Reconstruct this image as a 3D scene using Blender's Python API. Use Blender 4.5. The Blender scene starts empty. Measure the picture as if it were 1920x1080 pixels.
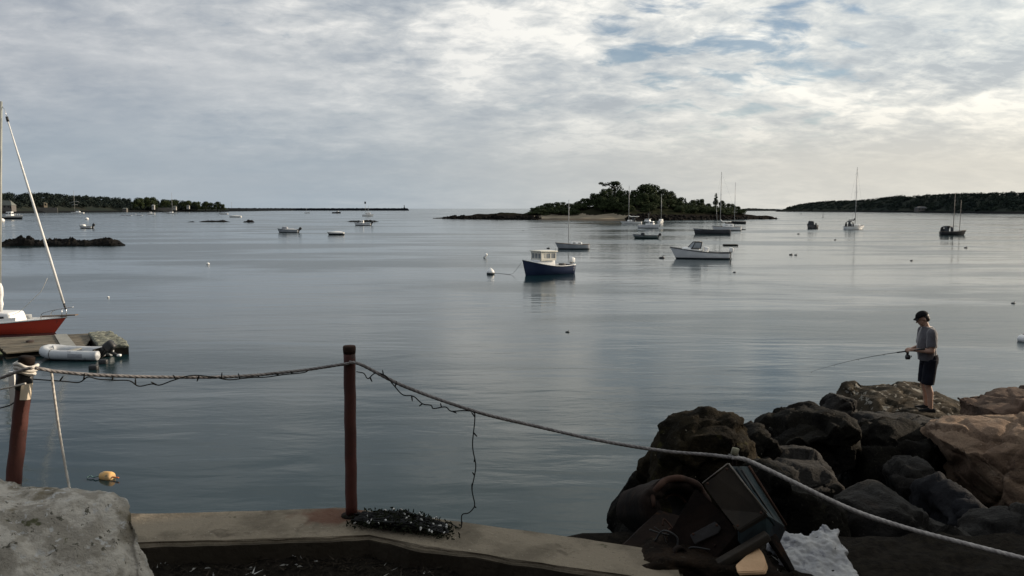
import bpy, bmesh, math, random
from mathutils import Vector, Matrix, noise, Euler

R = math.radians
SC = bpy.context.scene
COL = SC.collection
random.seed(7)

# ------------------------------------------------------------------ camera
CAM_Z = 6.0
F = 1500.0                      # focal length in pixels of the 1920 wide photograph
PITCH = math.atan(149 / F)
cam_d = bpy.data.cameras.new('camera')
cam_d.sensor_width = 36.0
cam_d.lens = 36.0 * F / 1920.0
cam_d.clip_start = 0.05
cam_d.clip_end = 60000
cam = bpy.data.objects.new('camera', cam_d)
COL.objects.link(cam)
cam.location = (0, 0, CAM_Z)
cam.rotation_euler = (R(90) - PITCH, 0, 0)
SC.camera = cam

SUN_AZ, SUN_EL = R(70), R(19)   # azimuth measured from the view direction (+Y) to the right
SUN_DIR = Vector((math.sin(SUN_AZ) * math.cos(SUN_EL), math.cos(SUN_AZ) * math.cos(SUN_EL), math.sin(SUN_EL)))

# ------------------------------------------------------------------ sky
world = bpy.data.worlds.new('World')
SC.world = world
world.use_nodes = True
def build_sky():
    nt = world.node_tree
    nt.nodes.clear()
    N = nt.nodes.new
    L = nt.links.new
    def val(op, a, b=None, c=None, clamp=False):
        n = N('ShaderNodeMath'); n.operation = op; n.use_clamp = clamp
        for i, v in enumerate((a, b, c)):
            if v is None: continue
            if isinstance(v, (int, float)): n.inputs[i].default_value = v
            else: L(v, n.inputs[i])
        return n.outputs[0]
    def smooth(x, a, b):
        n = N('ShaderNodeMapRange'); n.interpolation_type = 'SMOOTHSTEP'
        L(x, n.inputs[0]); n.inputs[1].default_value = a; n.inputs[2].default_value = b
        return n.outputs[0]
    def mix(f, a, b, mode='MIX'):
        n = N('ShaderNodeMix'); n.data_type = 'RGBA'; n.blend_type = mode
        if isinstance(f, (int, float)): n.inputs[0].default_value = f
        else: L(f, n.inputs[0])
        for i, v in ((6, a), (7, b)):
            if isinstance(v, tuple): n.inputs[i].default_value = (*v, 1)
            else: L(v, n.inputs[i])
        return n.outputs[2]
    def dot(a, v):
        n = N('ShaderNodeVectorMath'); n.operation = 'DOT_PRODUCT'
        L(a, n.inputs[0]); n.inputs[1].default_value = v
        return n.outputs['Value']
    tc = N('ShaderNodeTexCoord')
    nr = N('ShaderNodeVectorMath'); nr.operation = 'NORMALIZE'
    L(tc.outputs['Generated'], nr.inputs[0])
    d = nr.outputs[0]
    sp = N('ShaderNodeSeparateXYZ'); L(d, sp.inputs[0])
    X, Y, Z = sp.outputs
    z = val('MAXIMUM', Z, 0.0)
    k = val('DIVIDE', 1.0, val('ADD', z, 0.235))
    cb = N('ShaderNodeCombineXYZ')
    L(val('MULTIPLY', X, k), cb.inputs[0]); L(val('MULTIPLY', Y, k), cb.inputs[1])
    uv = cb.outputs[0]
    def mapped(rot, scale, loc=(0, 0, 0)):
        m = N('ShaderNodeMapping'); L(uv, m.inputs[0])
        m.inputs['Location'].default_value = loc
        m.inputs['Rotation'].default_value = (0, 0, rot)
        m.inputs['Scale'].default_value = scale
        return m.outputs[0]
    def nz(v, scale, detail, rough, dist):
        n = N('ShaderNodeTexNoise'); n.noise_dimensions = '3D'
        L(v, n.inputs['Vector']); n.inputs['Scale'].default_value = scale
        n.inputs['Detail'].default_value = detail; n.inputs['Roughness'].default_value = rough
        n.inputs['Distortion'].default_value = dist
        return n.outputs['Fac']
    big = nz(mapped(R(18), (1.0, 1.0, 1), (3.1, 1.7, 0)), 1.25, 4, 0.55, 0.5)
    mid = nz(mapped(R(-24), (1.0, 1.1, 1), (0.4, 5.2, 1.3)), 4.2, 8, 0.58, 0.3)
    fine = nz(mapped(R(-15), (1.0, 1.3, 1), (7.7, 2.2, 2.1)), 13.0, 6, 0.62, 0.4)
    lump = smooth(nz(mapped(R(30), (1.0, 1.0, 1), (8.2, 0.6, 5.5)), 0.9, 3, 0.5, 0.6), 0.36, 0.64)
    sunside = smooth(dot(d, SUN_DIR), -0.15, 0.75)
    puff = val('MULTIPLY_ADD', lump, 0.55, val('MULTIPLY_ADD', sunside, 0.72, 0.26))
    mid = val('MULTIPLY_ADD', val('SUBTRACT', mid, 0.5), puff, 0.5)
    fine = val('MULTIPLY_ADD', val('SUBTRACT', fine, 0.5), val('MULTIPLY', puff, 1.15), 0.5)
    dens = val('ADD', val('ADD', val('MULTIPLY', big, 0.36), val('MULTIPLY', mid, 0.44)), val('MULTIPLY', fine, 0.20))
    ramp = N('ShaderNodeValToRGB'); L(dens, ramp.inputs[0])
    e = ramp.color_ramp.elements
    e[0].position = 0.395; e[0].color = (0.43, 0.48, 0.545, 1)
    e[1].position = 0.60; e[1].color = (1.04, 1.03, 1.0, 1)
    a = e.new(0.45); a.color = (0.545, 0.59, 0.64, 1)
    a = e.new(0.50); a.color = (0.675, 0.705, 0.73, 1)
    a = e.new(0.545); a.color = (0.82, 0.835, 0.84, 1)
    clouds = ramp.outputs[0]
    # light comes through the deck on the sun's side
    cs = dot(d, SUN_DIR)
    s01 = val('MULTIPLY_ADD', cs, 0.5, 0.5, clamp=True)
    glow = val('POWER', s01, 2.0)
    gain = val('MULTIPLY_ADD', glow, 0.86, 0.51)
    gc = N('ShaderNodeCombineColor')
    L(gain, gc.inputs[0]); L(val('MULTIPLY_ADD', glow, 0.80, 0.535), gc.inputs[1]); L(val('MULTIPLY_ADD', glow, 0.62, 0.60), gc.inputs[2])
    clouds = mix(1.0, clouds, gc.outputs[0], 'MULTIPLY')
    # smooth murk towards the horizon
    hz = val('POWER', 2.718, val('MULTIPLY', z, -11.0))
    hz = smooth(hz, 0.05, 0.62)
    az = smooth(cs, 0.02, 0.85)
    hcol = mix(az, (0.365, 0.430, 0.485), (0.74, 0.70, 0.61))
    streak = nz(mapped(R(8), (0.35, 1.6, 1), (1, 4, 3)), 0.8, 4, 0.5, 0.2)
    hcol = mix(val('MULTIPLY', smooth(streak, 0.40, 0.66), 0.35), hcol, mix(az, (0.36, 0.40, 0.44), (0.50, 0.49, 0.47)))
    sky_c = mix(val('MULTIPLY', hz, 0.86), clouds, hcol)
    bgc = N('ShaderNodeBackground'); L(sky_c, bgc.inputs[0]); bgc.inputs[1].default_value = 1.0
    # blue sky behind the gaps
    st = N('ShaderNodeTexSky'); st.sky_type = 'NISHITA'; st.sun_disc = False
    st.sun_elevation = SUN_EL; st.sun_rotation = SUN_AZ
    st.air_density = 1.0; st.dust_density = 0.6; st.ozone_density = 2.0
    bgn = N('ShaderNodeBackground'); L(st.outputs[0], bgn.inputs[0]); bgn.inputs[1].default_value = 0.085
    gapn = nz(mapped(R(-30), (1.0, 1.4, 1), (2.6, 9.1, 4.2)), 5.2, 7, 0.58, 0.4)
    # a thinner part of the deck, high and right of the view
    gd = Vector((0.265, 1.0, 0.215)).normalized()
    reg = smooth(dot(d, gd), 0.978, 0.9995)
    th = val('MULTIPLY_ADD', reg, -0.185, 0.67)
    gap = smooth(val('SUBTRACT', gapn, th), -0.05, 0.14)
    gap = val('MULTIPLY', gap, val('SUBTRACT', 1.0, hz))
    ms = N('ShaderNodeMixShader')
    L(val('MULTIPLY', gap, 0.85), ms.inputs[0]); L(bgc.outputs[0], ms.inputs[1]); L(bgn.outputs[0], ms.inputs[2])
    out = N('ShaderNodeOutputWorld'); L(ms.outputs[0], out.inputs[0])
build_sky()

sun_d = bpy.data.lights.new('sun', 'SUN')
sun_d.energy = 5.0
sun_d.angle = R(0.9)
sun_d.color = (1.0, 0.83, 0.64)
sun = bpy.data.objects.new('sun', sun_d)
COL.objects.link(sun)
sun.rotation_euler = (-SUN_DIR).to_track_quat('-Z', 'Y').to_euler()

SC.view_settings.view_transform = 'Standard'
SC.view_settings.look = 'None'
SC.view_settings.exposure = 0.0
SC.view_settings.gamma = 1.0
SC.view_settings.use_curve_mapping = False
SC.cycles.max_bounces = 6
SC.cycles.diffuse_bounces = 3
SC.cycles.glossy_bounces = 3
SC.cycles.use_adaptive_sampling = True

# ------------------------------------------------------------------ survey helpers: photograph pixel -> place
FW = Vector((0, math.cos(PITCH), -math.sin(PITCH)))
UPV = Vector((0, math.sin(PITCH), math.cos(PITCH)))
def ray(px, py):
    return FW + Vector(((px - 960) / F, 0, 0)) + UPV * ((540 - py) / F)
def P(px, py, Y):               # point at distance Y ahead
    d = ray(px, py)
    return Vector((0, 0, CAM_Z)) + d * (Y / d.y)
def W(px, py, z=0.0):           # point on the level z
    d = ray(px, py)
    return Vector((0, 0, CAM_Z)) + d * ((z - CAM_Z) / d.z)
def lerp(a, b, t): return a + (b - a) * t
def interp(tab, x):
    if x <= tab[0][0]: return tab[0][1]
    for (x0, y0), (x1, y1) in zip(tab, tab[1:]):
        if x <= x1: return lerp(y0, y1, (x - x0) / (x1 - x0))
    return tab[-1][1]
def sstep(a, b, x):
    t = min(1, max(0, (x - a) / (b - a))); return t * t * (3 - 2 * t)

# ------------------------------------------------------------------ materials
MATS = {}
def mat(name, col, col2=None, scale=3.0, rough=0.6, bump=0.0, bscale=None, spots=None, metallic=0.0, contrast=(0.38, 0.62), low=None, strata=None, spec=0.5, bdist=0.02, coat=0.0):
    """noise-mixed two colour material; spots=(colour, scale, threshold); low=(colour, z) paints everything under a level (waterline paint, weed)"""
    if name in MATS: return MATS[name]
    m = bpy.data.materials.new(name); m.use_nodes = True
    nt = m.node_tree; N = nt.nodes.new; L = nt.links.new
    b = nt.nodes['Principled BSDF']
    b.inputs['Roughness'].default_value = rough
    b.inputs['Metallic'].default_value = metallic
    b.inputs['Specular IOR Level'].default_value = spec
    b.inputs['Coat Weight'].default_value = coat
    tc = N('ShaderNodeTexCoord'); co = tc.outputs['Object']
    def nz(s, det=6, ro=0.6, dist=0.2, vec=None):
        n = N('ShaderNodeTexNoise'); L(vec or co, n.inputs['Vector'])
        n.inputs['Scale'].default_value = s; n.inputs['Detail'].default_value = det
        n.inputs['Roughness'].default_value = ro; n.inputs['Distortion'].default_value = dist
        return n.outputs['Fac']
    def rng(x, a, c):
        n = N('ShaderNodeMapRange'); n.interpolation_type = 'SMOOTHSTEP'
        L(x, n.inputs[0]); n.inputs[1].default_value = a; n.inputs[2].default_value = c
        return n.outputs[0]
    def mix(f, a, c):
        n = N('ShaderNodeMix'); n.data_type = 'RGBA'
        L(f, n.inputs[0])
        for i, v in ((6, a), (7, c)):
            if isinstance(v, tuple): n.inputs[i].default_value = (*v[:3], 1)
            else: L(v, n.inputs[i])
        return n.outputs[2]
    c = col
    if col2 is None: col2 = tuple(v * 0.82 for v in col)
    f = rng(nz(scale), *contrast)
    c = mix(f, col, col2)
    if strata:
        scol, sscale, rot, a, q = strata
        mp = N('ShaderNodeMapping'); L(co, mp.inputs[0]); mp.inputs['Rotation'].default_value = rot
        mp.inputs['Scale'].default_value = (0.35, 0.35, 3.0)
        c = mix(rng(nz(sscale, 5, 0.6, 0.8, mp.outputs[0]), a, q), c, scol)
    for sp in (spots or []):
        c = mix(rng(nz(sp[1], 4, 0.65, 0.4), sp[2], sp[2] + (sp[3] if len(sp) > 3 else 0.05)), c, sp[0])
    if low:
        s = N('ShaderNodeSeparateXYZ'); L(co, s.inputs[0])
        n2 = N('ShaderNodeMath'); n2.operation = 'MULTIPLY_ADD'
        L(nz(low[3] if len(low) > 3 else 2.0, 4), n2.inputs[0]); n2.inputs[1].default_value = -(low[2] if len(low) > 2 else 0.02)
        L(s.outputs[2], n2.inputs[2])
        w = low[2] if len(low) > 2 else 0.02
        c = mix(rng(n2.outputs[0], low[1] - w * 0.5, low[1] - w * 0.5 + max(0.02, w * 0.4)), low[0], c)
    if isinstance(c, tuple): b.inputs['Base Color'].default_value = (*c, 1)
    else: L(c, b.inputs['Base Color'])
    if bump:
        bn = N('ShaderNodeBump'); bn.inputs['Strength'].default_value = bump; bn.inputs['Distance'].default_value = bdist
        L(nz(bscale or scale * 4, 8, 0.65), bn.inputs['Height']); L(bn.outputs[0], b.inputs['Normal'])
    MATS[name] = m
    return m

def sheen(m, w):
    b = m.node_tree.nodes['Principled BSDF']; b.inputs['Sheen Weight'].default_value = w; b.inputs['Sheen Roughness'].default_value = 0.35

def water_mat():
    m = bpy.data.materials.new('sea_water'); m.use_nodes = True
    nt = m.node_tree; N = nt.nodes.new; L = nt.links.new
    b = nt.nodes['Principled BSDF']
    b.inputs['Base Color'].default_value = (0.005, 0.019, 0.0225, 1)
    b.inputs['IOR'].default_value = 1.31
    b.inputs['Roughness'].default_value = 0.06
    co = N('ShaderNodeTexCoord').outputs['Object']
    def nz(scale, sx, sy, rot, det, ro, dist, loc=0):
        mp = N('ShaderNodeMapping'); L(co, mp.inputs[0]); mp.inputs['Scale'].default_value = (sx, sy, 1)
        mp.inputs['Rotation'].default_value = (0, 0, R(rot)); mp.inputs['Location'].default_value = (loc, loc * 1.7, 0)
        n = N('ShaderNodeTexNoise'); L(mp.outputs[0], n.inputs['Vector'])
        n.inputs['Scale'].default_value = scale; n.inputs['Detail'].default_value = det
        n.inputs['Roughness'].default_value = ro; n.inputs['Distortion'].default_value = dist
        return n.outputs['Fac']
    def mth(op, a, c, d=None):
        n = N('ShaderNodeMath'); n.operation = op
        for i, v in enumerate((a, c, d)):
            if v is None: continue
            if isinstance(v, (int, float)): n.inputs[i].default_value = v
            else: L(v, n.inputs[i])
        return n.outputs[0]
    def rng(x, a, c, o0=0.0, o1=1.0):
        n = N('ShaderNodeMapRange'); n.interpolation_type = 'SMOOTHSTEP'
        L(x, n.inputs[0]); n.inputs[1].default_value = a; n.inputs[2].default_value = c
        n.inputs[3].default_value = o0; n.inputs[4].default_value = o1
        return n.outputs[0]
    swell = nz(0.34, 0.30, 1.0, -9, 2, 0.5, 0.6)
    chop = nz(1.15, 0.34, 1.0, 6, 3, 0.5, 0.5, 3)
    ripple = nz(4.2, 0.45, 1.0, -4, 3, 0.55, 0.3, 7)
    # breeze lanes: rippled and slick patches
    lane = rng(nz(0.055, 0.32, 1.0, -5, 5, 0.6, 0.5, 11), 0.40, 0.62, 0.25, 1.0)
    h = mth('MULTIPLY', swell, 0.064)
    h = mth('MULTIPLY_ADD', chop, 0.018, h)
    h = mth('MULTIPLY_ADD', mth('MULTIPLY', ripple, lane), 0.0125, h)
    bn = N('ShaderNodeBump'); bn.inputs['Strength'].default_value = 1.0; bn.inputs['Distance'].default_value = 1.0
    L(h, bn.inputs['Height']); L(bn.outputs[0], b.inputs['Normal'])
    L(rng(lane, 0.25, 1.0, 0.09, 0.22), b.inputs['Roughness'])
    return m

M_WHITE = mat('white_gelcoat', (0.80, 0.80, 0.78), (0.72, 0.72, 0.70), 1.3, 0.35, coat=0.3)
M_WHITEHULL = mat('white_hull_dark_bottom', (0.74, 0.74, 0.73), (0.66, 0.66, 0.66), 1.1, 0.35, low=((0.02, 0.022, 0.028), 0.14), coat=0.3)
M_GREYHULL = mat('grey_hull', (0.34, 0.36, 0.38), (0.27, 0.29, 0.31), 1.1, 0.4, low=((0.02, 0.02, 0.025), 0.12))
M_NAVY = mat('navy_hull', (0.010, 0.017, 0.050), (0.016, 0.026, 0.062), 0.9, 0.3, coat=0.3)
M_BLACKHULL = mat('black_hull', (0.012, 0.013, 0.015), (0.02, 0.02, 0.022), 1.0, 0.4)
M_RED = mat('red_hull', (0.56, 0.066, 0.034), (0.49, 0.058, 0.034), 0.8, 0.35, coat=0.3, spots=[((0.22, 0.05, 0.04), 2.2, 0.66)])
M_CREAM = mat('cream_paint', (0.70, 0.675, 0.59), (0.62, 0.60, 0.52), 1.6, 0.5)
M_GLASS = mat('dark_window', (0.02, 0.023, 0.026), (0.03, 0.034, 0.038), 2, 0.08)
M_PALEGLASS = mat('pale_window', (0.25, 0.27, 0.28), (0.16, 0.17, 0.18), 1.4, 0.08)
M_DARK = mat('dark_fitting', (0.014, 0.015, 0.016), (0.025, 0.025, 0.026), 4, 0.5)
M_CANVAS = mat('dark_canvas', (0.022, 0.026, 0.032), (0.035, 0.04, 0.045), 4, 0.85)
M_ALU = mat('mast_alloy', (0.40, 0.41, 0.40), (0.32, 0.33, 0.33), 2, 0.4)
M_STEEL = mat('stainless_steel', (0.52, 0.53, 0.54), (0.42, 0.43, 0.44), 5, 0.3, metallic=0.9)
M_WOODRAIL = mat('teak_trim', (0.10, 0.075, 0.055), (0.15, 0.11, 0.08), 6, 0.6)
M_SAIL = mat('sail_cloth', (0.78, 0.77, 0.74), (0.66, 0.66, 0.64), 3, 0.8, bump=0.2, bscale=20)
M_RUBBER = mat('grey_inflatable_fabric', (0.50, 0.52, 0.53), (0.41, 0.43, 0.45), 2.2, 0.5, spots=[((0.30, 0.31, 0.33), 3.0, 0.60)])
M_GREYPATCH = mat('grey_patch', (0.22, 0.23, 0.25), (0.3, 0.31, 0.33), 5, 0.6)
M_DECK = mat('weathered_deck', (0.170, 0.148, 0.112), (0.115, 0.100, 0.077), 1.6, 0.85, bump=0.4, bscale=14, strata=((0.085, 0.083, 0.070), 3.0, (0, R(90), 0), 0.5, 0.75), spec=0.15)
M_DECKPALE = mat('pale_ramp_board', (0.25, 0.25, 0.225), (0.20, 0.20, 0.18), 2.2, 0.8, bump=0.3)
M_FLOATSTONE = mat('lichened_float_top', (0.20, 0.205, 0.155), (0.075, 0.078, 0.062), 5.0, 0.95, bump=0.8, bscale=9, spots=[((0.33, 0.33, 0.27), 9, 0.60)], contrast=(0.42, 0.56))
M_DARKWOOD = mat('wet_dark_timber', (0.022, 0.020, 0.017), (0.036, 0.032, 0.026), 3, 0.8, bump=0.4, spec=0.1)
M_RUSTPOST = mat('red_oxide_paint', (0.098, 0.029, 0.022), (0.064, 0.021, 0.017), 4.5, 0.62, bump=0.35, bscale=40, spots=[((0.040, 0.017, 0.013), 9, 0.60), ((0.17, 0.075, 0.045), 26, 0.67)], bdist=0.004)
M_RUST = mat('rusted_iron', (0.022, 0.015, 0.012), (0.011, 0.009, 0.0085), 5, 0.85, bump=0.8, bscale=18, spots=[((0.040, 0.022, 0.014), 7, 0.60, 0.12)], bdist=0.01, spec=0.1)
M_RUSTRIM = mat('brown_rust_edge', (0.070, 0.040, 0.030), (0.035, 0.023, 0.019), 6, 0.85, bump=0.6, bscale=22, bdist=0.008, spec=0.1)
M_RUSTPLATE = mat('brown_painted_plate', (0.050, 0.042, 0.034), (0.034, 0.030, 0.026), 4, 0.7, bump=0.4, bscale=20, spots=[((0.062, 0.036, 0.026), 6, 0.62, 0.1)], bdist=0.006, spec=0.15)
M_BLUEPAINT = mat('flaking_blue_grey_paint', (0.028, 0.045, 0.052), (0.016, 0.022, 0.026), 7, 0.7, bump=0.5, bscale=18, bdist=0.006, spec=0.2)
M_BRIGHTEDGE = mat('worn_bright_edge', (0.22, 0.20, 0.17), (0.12, 0.10, 0.085), 12, 0.6)
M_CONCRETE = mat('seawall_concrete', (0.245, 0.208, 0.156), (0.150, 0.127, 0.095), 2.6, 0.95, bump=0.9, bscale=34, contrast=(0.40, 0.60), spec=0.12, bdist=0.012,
                 spots=[((0.115, 0.096, 0.072), 3.4, 0.585, 0.13), ((0.33, 0.295, 0.235), 48, 0.64, 0.06), ((0.075, 0.062, 0.048), 70, 0.645, 0.05), ((0.085, 0.082, 0.050), 7.5, 0.66, 0.08)], low=((0.050, 0.042, 0.032), 4.150, 0.03, 3.0))  # face below the cap is darkened for damp and for its shade
M_RUSTSTAIN = mat('rust_stain', (0.17, 0.085, 0.055), (0.21, 0.13, 0.09), 5, 0.9)
M_GRANITE = mat('lichened_granite', (0.47, 0.44, 0.39), (0.28, 0.258, 0.22), 6.5, 0.95, bump=1.0, bscale=30, contrast=(0.43, 0.57),
                spots=[((0.150, 0.128, 0.088), 2.3, 0.54, 0.10), ((0.45, 0.445, 0.43), 22, 0.58, 0.08), ((0.085, 0.080, 0.062), 24, 0.61, 0.05), ((0.155, 0.100, 0.072), 4.4, 0.65, 0.06), ((0.10, 0.10, 0.058), 6.5, 0.65, 0.05)], bdist=0.02, spec=0.15)
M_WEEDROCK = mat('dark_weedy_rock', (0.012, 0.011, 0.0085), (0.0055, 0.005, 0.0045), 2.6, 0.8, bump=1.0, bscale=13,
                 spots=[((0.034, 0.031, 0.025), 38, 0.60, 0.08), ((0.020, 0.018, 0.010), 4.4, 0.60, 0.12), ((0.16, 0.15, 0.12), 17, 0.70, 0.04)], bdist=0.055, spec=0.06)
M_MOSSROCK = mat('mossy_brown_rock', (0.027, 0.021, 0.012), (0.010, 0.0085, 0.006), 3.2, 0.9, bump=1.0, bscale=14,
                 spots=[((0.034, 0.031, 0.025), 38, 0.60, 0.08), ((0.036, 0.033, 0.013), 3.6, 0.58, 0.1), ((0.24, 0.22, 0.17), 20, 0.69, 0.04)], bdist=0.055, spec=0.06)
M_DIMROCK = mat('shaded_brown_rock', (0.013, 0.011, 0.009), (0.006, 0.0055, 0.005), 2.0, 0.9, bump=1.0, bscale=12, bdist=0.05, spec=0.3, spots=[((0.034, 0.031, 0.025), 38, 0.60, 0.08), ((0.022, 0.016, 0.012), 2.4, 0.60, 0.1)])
M_LICHROCK = mat('guano_streaked_rock', (0.060, 0.048, 0.033), (0.026, 0.022, 0.016), 2.6, 0.9, bump=1.0, bscale=14, bdist=0.03,
                 spots=[((0.23, 0.215, 0.185), 6, 0.565, 0.06), ((0.016, 0.014, 0.011), 4, 0.58, 0.08)], spec=0.08)
M_TANROCK = mat('tan_granite', (0.225, 0.160, 0.110), (0.165, 0.112, 0.078), 1.5, 0.9, bump=1.0, bscale=14, bdist=0.035,
                strata=((0.10, 0.068, 0.048), 1.7, (R(28), R(-22), 0), 0.60, 0.68), spots=[((0.13, 0.09, 0.065), 55, 0.60, 0.06), ((0.29, 0.225, 0.17), 42, 0.62, 0.06), ((0.27, 0.205, 0.15), 3.3, 0.58, 0.15), ((0.085, 0.062, 0.048), 14, 0.68, 0.05)], spec=0.15)
M_PALESLAB = mat('pale_crusted_slab', (0.46, 0.46, 0.46), (0.34, 0.345, 0.36), 5, 0.95, bump=0.9, bscale=16, bdist=0.015, spots=[((0.20, 0.205, 0.23), 6.5, 0.56, 0.10), ((0.04, 0.04, 0.045), 13, 0.66, 0.04)], spec=0.1)
M_SUNPATCH = mat('painted_sunlit_concrete', (0.78, 0.52, 0.31), (0.68, 0.44, 0.26), 4, 0.9, bump=0.5)  # sunlight on concrete put into the colour as bright peach
M_MULCH = mat('dark_mulch', (0.014, 0.012, 0.010), (0.026, 0.022, 0.017), 18, 0.95, bump=1.0, bscale=60, bdist=0.03, spec=0.05)
M_ROPE = mat('grey_braided_rope', (0.26, 0.245, 0.24), (0.16, 0.148, 0.145), 22, 0.8, bump=0.3, bscale=160, bdist=0.003)
M_PALEROPE = mat('pale_grey_rope', (0.44, 0.415, 0.395), (0.30, 0.28, 0.27), 22, 0.7, bump=0.3, bscale=160, bdist=0.003)
M_WHITEROPE = mat('white_line', (0.72, 0.69, 0.63), (0.56, 0.53, 0.48), 20, 0.8)
M_TAPE = mat('pale_tape', (0.76, 0.66, 0.52), (0.62, 0.52, 0.40), 9, 0.7)
M_WIRE = mat('black_wire', (0.010, 0.011, 0.011), (0.016, 0.017, 0.017), 20, 0.7, spec=0.15)
M_BULB = mat('clear_bulb', (0.40, 0.40, 0.38), (0.24, 0.24, 0.23), 30, 0.15)
M_ISLAND = mat('island_ground', (0.022, 0.023, 0.014), (0.013, 0.015, 0.009), 0.12, 0.95, bump=0.5, bscale=0.4, bdist=0.5, low=((0.016, 0.014, 0.012), 2.6, 1.6, 0.12),
               spots=[((0.050, 0.042, 0.031), 0.16, 0.62, 0.06)], spec=0)
M_SAND = mat('beach_sand', (0.25, 0.212, 0.155), (0.19, 0.162, 0.118), 0.12, 0.95, low=((0.075, 0.062, 0.047), 0.7, 0.5, 0.1), spec=0.1)
M_LEDGE = mat('weedy_ledge', (0.0065, 0.006, 0.0055), (0.011, 0.010, 0.0085), 0.5, 0.85, bump=0.7, bscale=1.5, bdist=0.2, low=((0.005, 0.0048, 0.0042), 0.35, 0.3, 0.6), spec=0.05)
M_HILL = mat('far_wooded_ground', (0.024, 0.030, 0.027), (0.032, 0.036, 0.030), 0.02, 0.95, spots=[((0.034, 0.033, 0.028), 0.018, 0.62, 0.05)], low=((0.014, 0.015, 0.016), 2.2, 1.0, 0.02), spec=0)
M_LEAF = mat('summer_foliage', (0.044, 0.058, 0.025), (0.018, 0.027, 0.013), 0.55, 0.7, contrast=(0.35, 0.65), spec=0.05)
M_LEAFDARK = mat('dark_foliage', (0.033, 0.045, 0.024), (0.017, 0.025, 0.015), 0.5, 0.7, contrast=(0.35, 0.65), spec=0.05)
M_FARWOOD = mat('far_foliage', (0.030, 0.039, 0.033), (0.018, 0.025, 0.024), 0.06, 0.8, contrast=(0.38, 0.62), spec=0)
M_BARK = mat('bark', (0.045, 0.036, 0.028), (0.03, 0.025, 0.02), 2, 0.9)
M_SHINGLE = mat('grey_shingle', (0.14, 0.13, 0.12), (0.10, 0.095, 0.09), 1.5, 0.9, bump=0.4)
M_HOUSEROOF = mat('grey_roof', (0.135, 0.145, 0.13), (0.11, 0.12, 0.108), 0.3, 0.9)
M_HOUSEWALL = mat('white_clapboard', (0.34, 0.34, 0.33), (0.28, 0.28, 0.27), 0.3, 0.8)
M_SKIN = mat('skin', (0.44, 0.27, 0.195), (0.37, 0.22, 0.155), 14, 0.55)
M_SHIRT = mat('grey_tshirt', (0.118, 0.114, 0.124), (0.094, 0.091, 0.099), 5, 0.95, bump=0.3, bscale=9, bdist=0.02, spec=0.1)
M_SHORTS = mat('dark_shorts', (0.014, 0.016, 0.024), (0.010, 0.011, 0.016), 6, 0.9, bump=0.3, bscale=9, bdist=0.015, spec=0.1)
sheen(M_SHIRT, 1.0); sheen(M_SHORTS, 0.05)
M_CAP = mat('black_cap', (0.010, 0.010, 0.011), (0.016, 0.016, 0.017), 10, 0.85, spec=0.1)
M_HAIR = mat('dark_hair', (0.016, 0.012, 0.010), (0.024, 0.018, 0.014), 40, 0.6)
M_ORANGE = mat('weathered_orange_float', (0.62, 0.36, 0.12), (0.52, 0.34, 0.17), 9, 0.75, spots=[((0.10, 0.11, 0.05), 9, 0.60, 0.06)])
M_REDORANGE = mat('orange_spindle', (0.65, 0.16, 0.03), (0.5, 0.12, 0.03), 9, 0.6)
M_GREENROPE = mat('green_line', (0.16, 0.26, 0.24), (0.1, 0.17, 0.16), 20, 0.8)
M_STONES = mat('breakwater_stone', (0.012, 0.015, 0.018), (0.009, 0.011, 0.013), 0.05, 0.95, spec=0)

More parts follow.
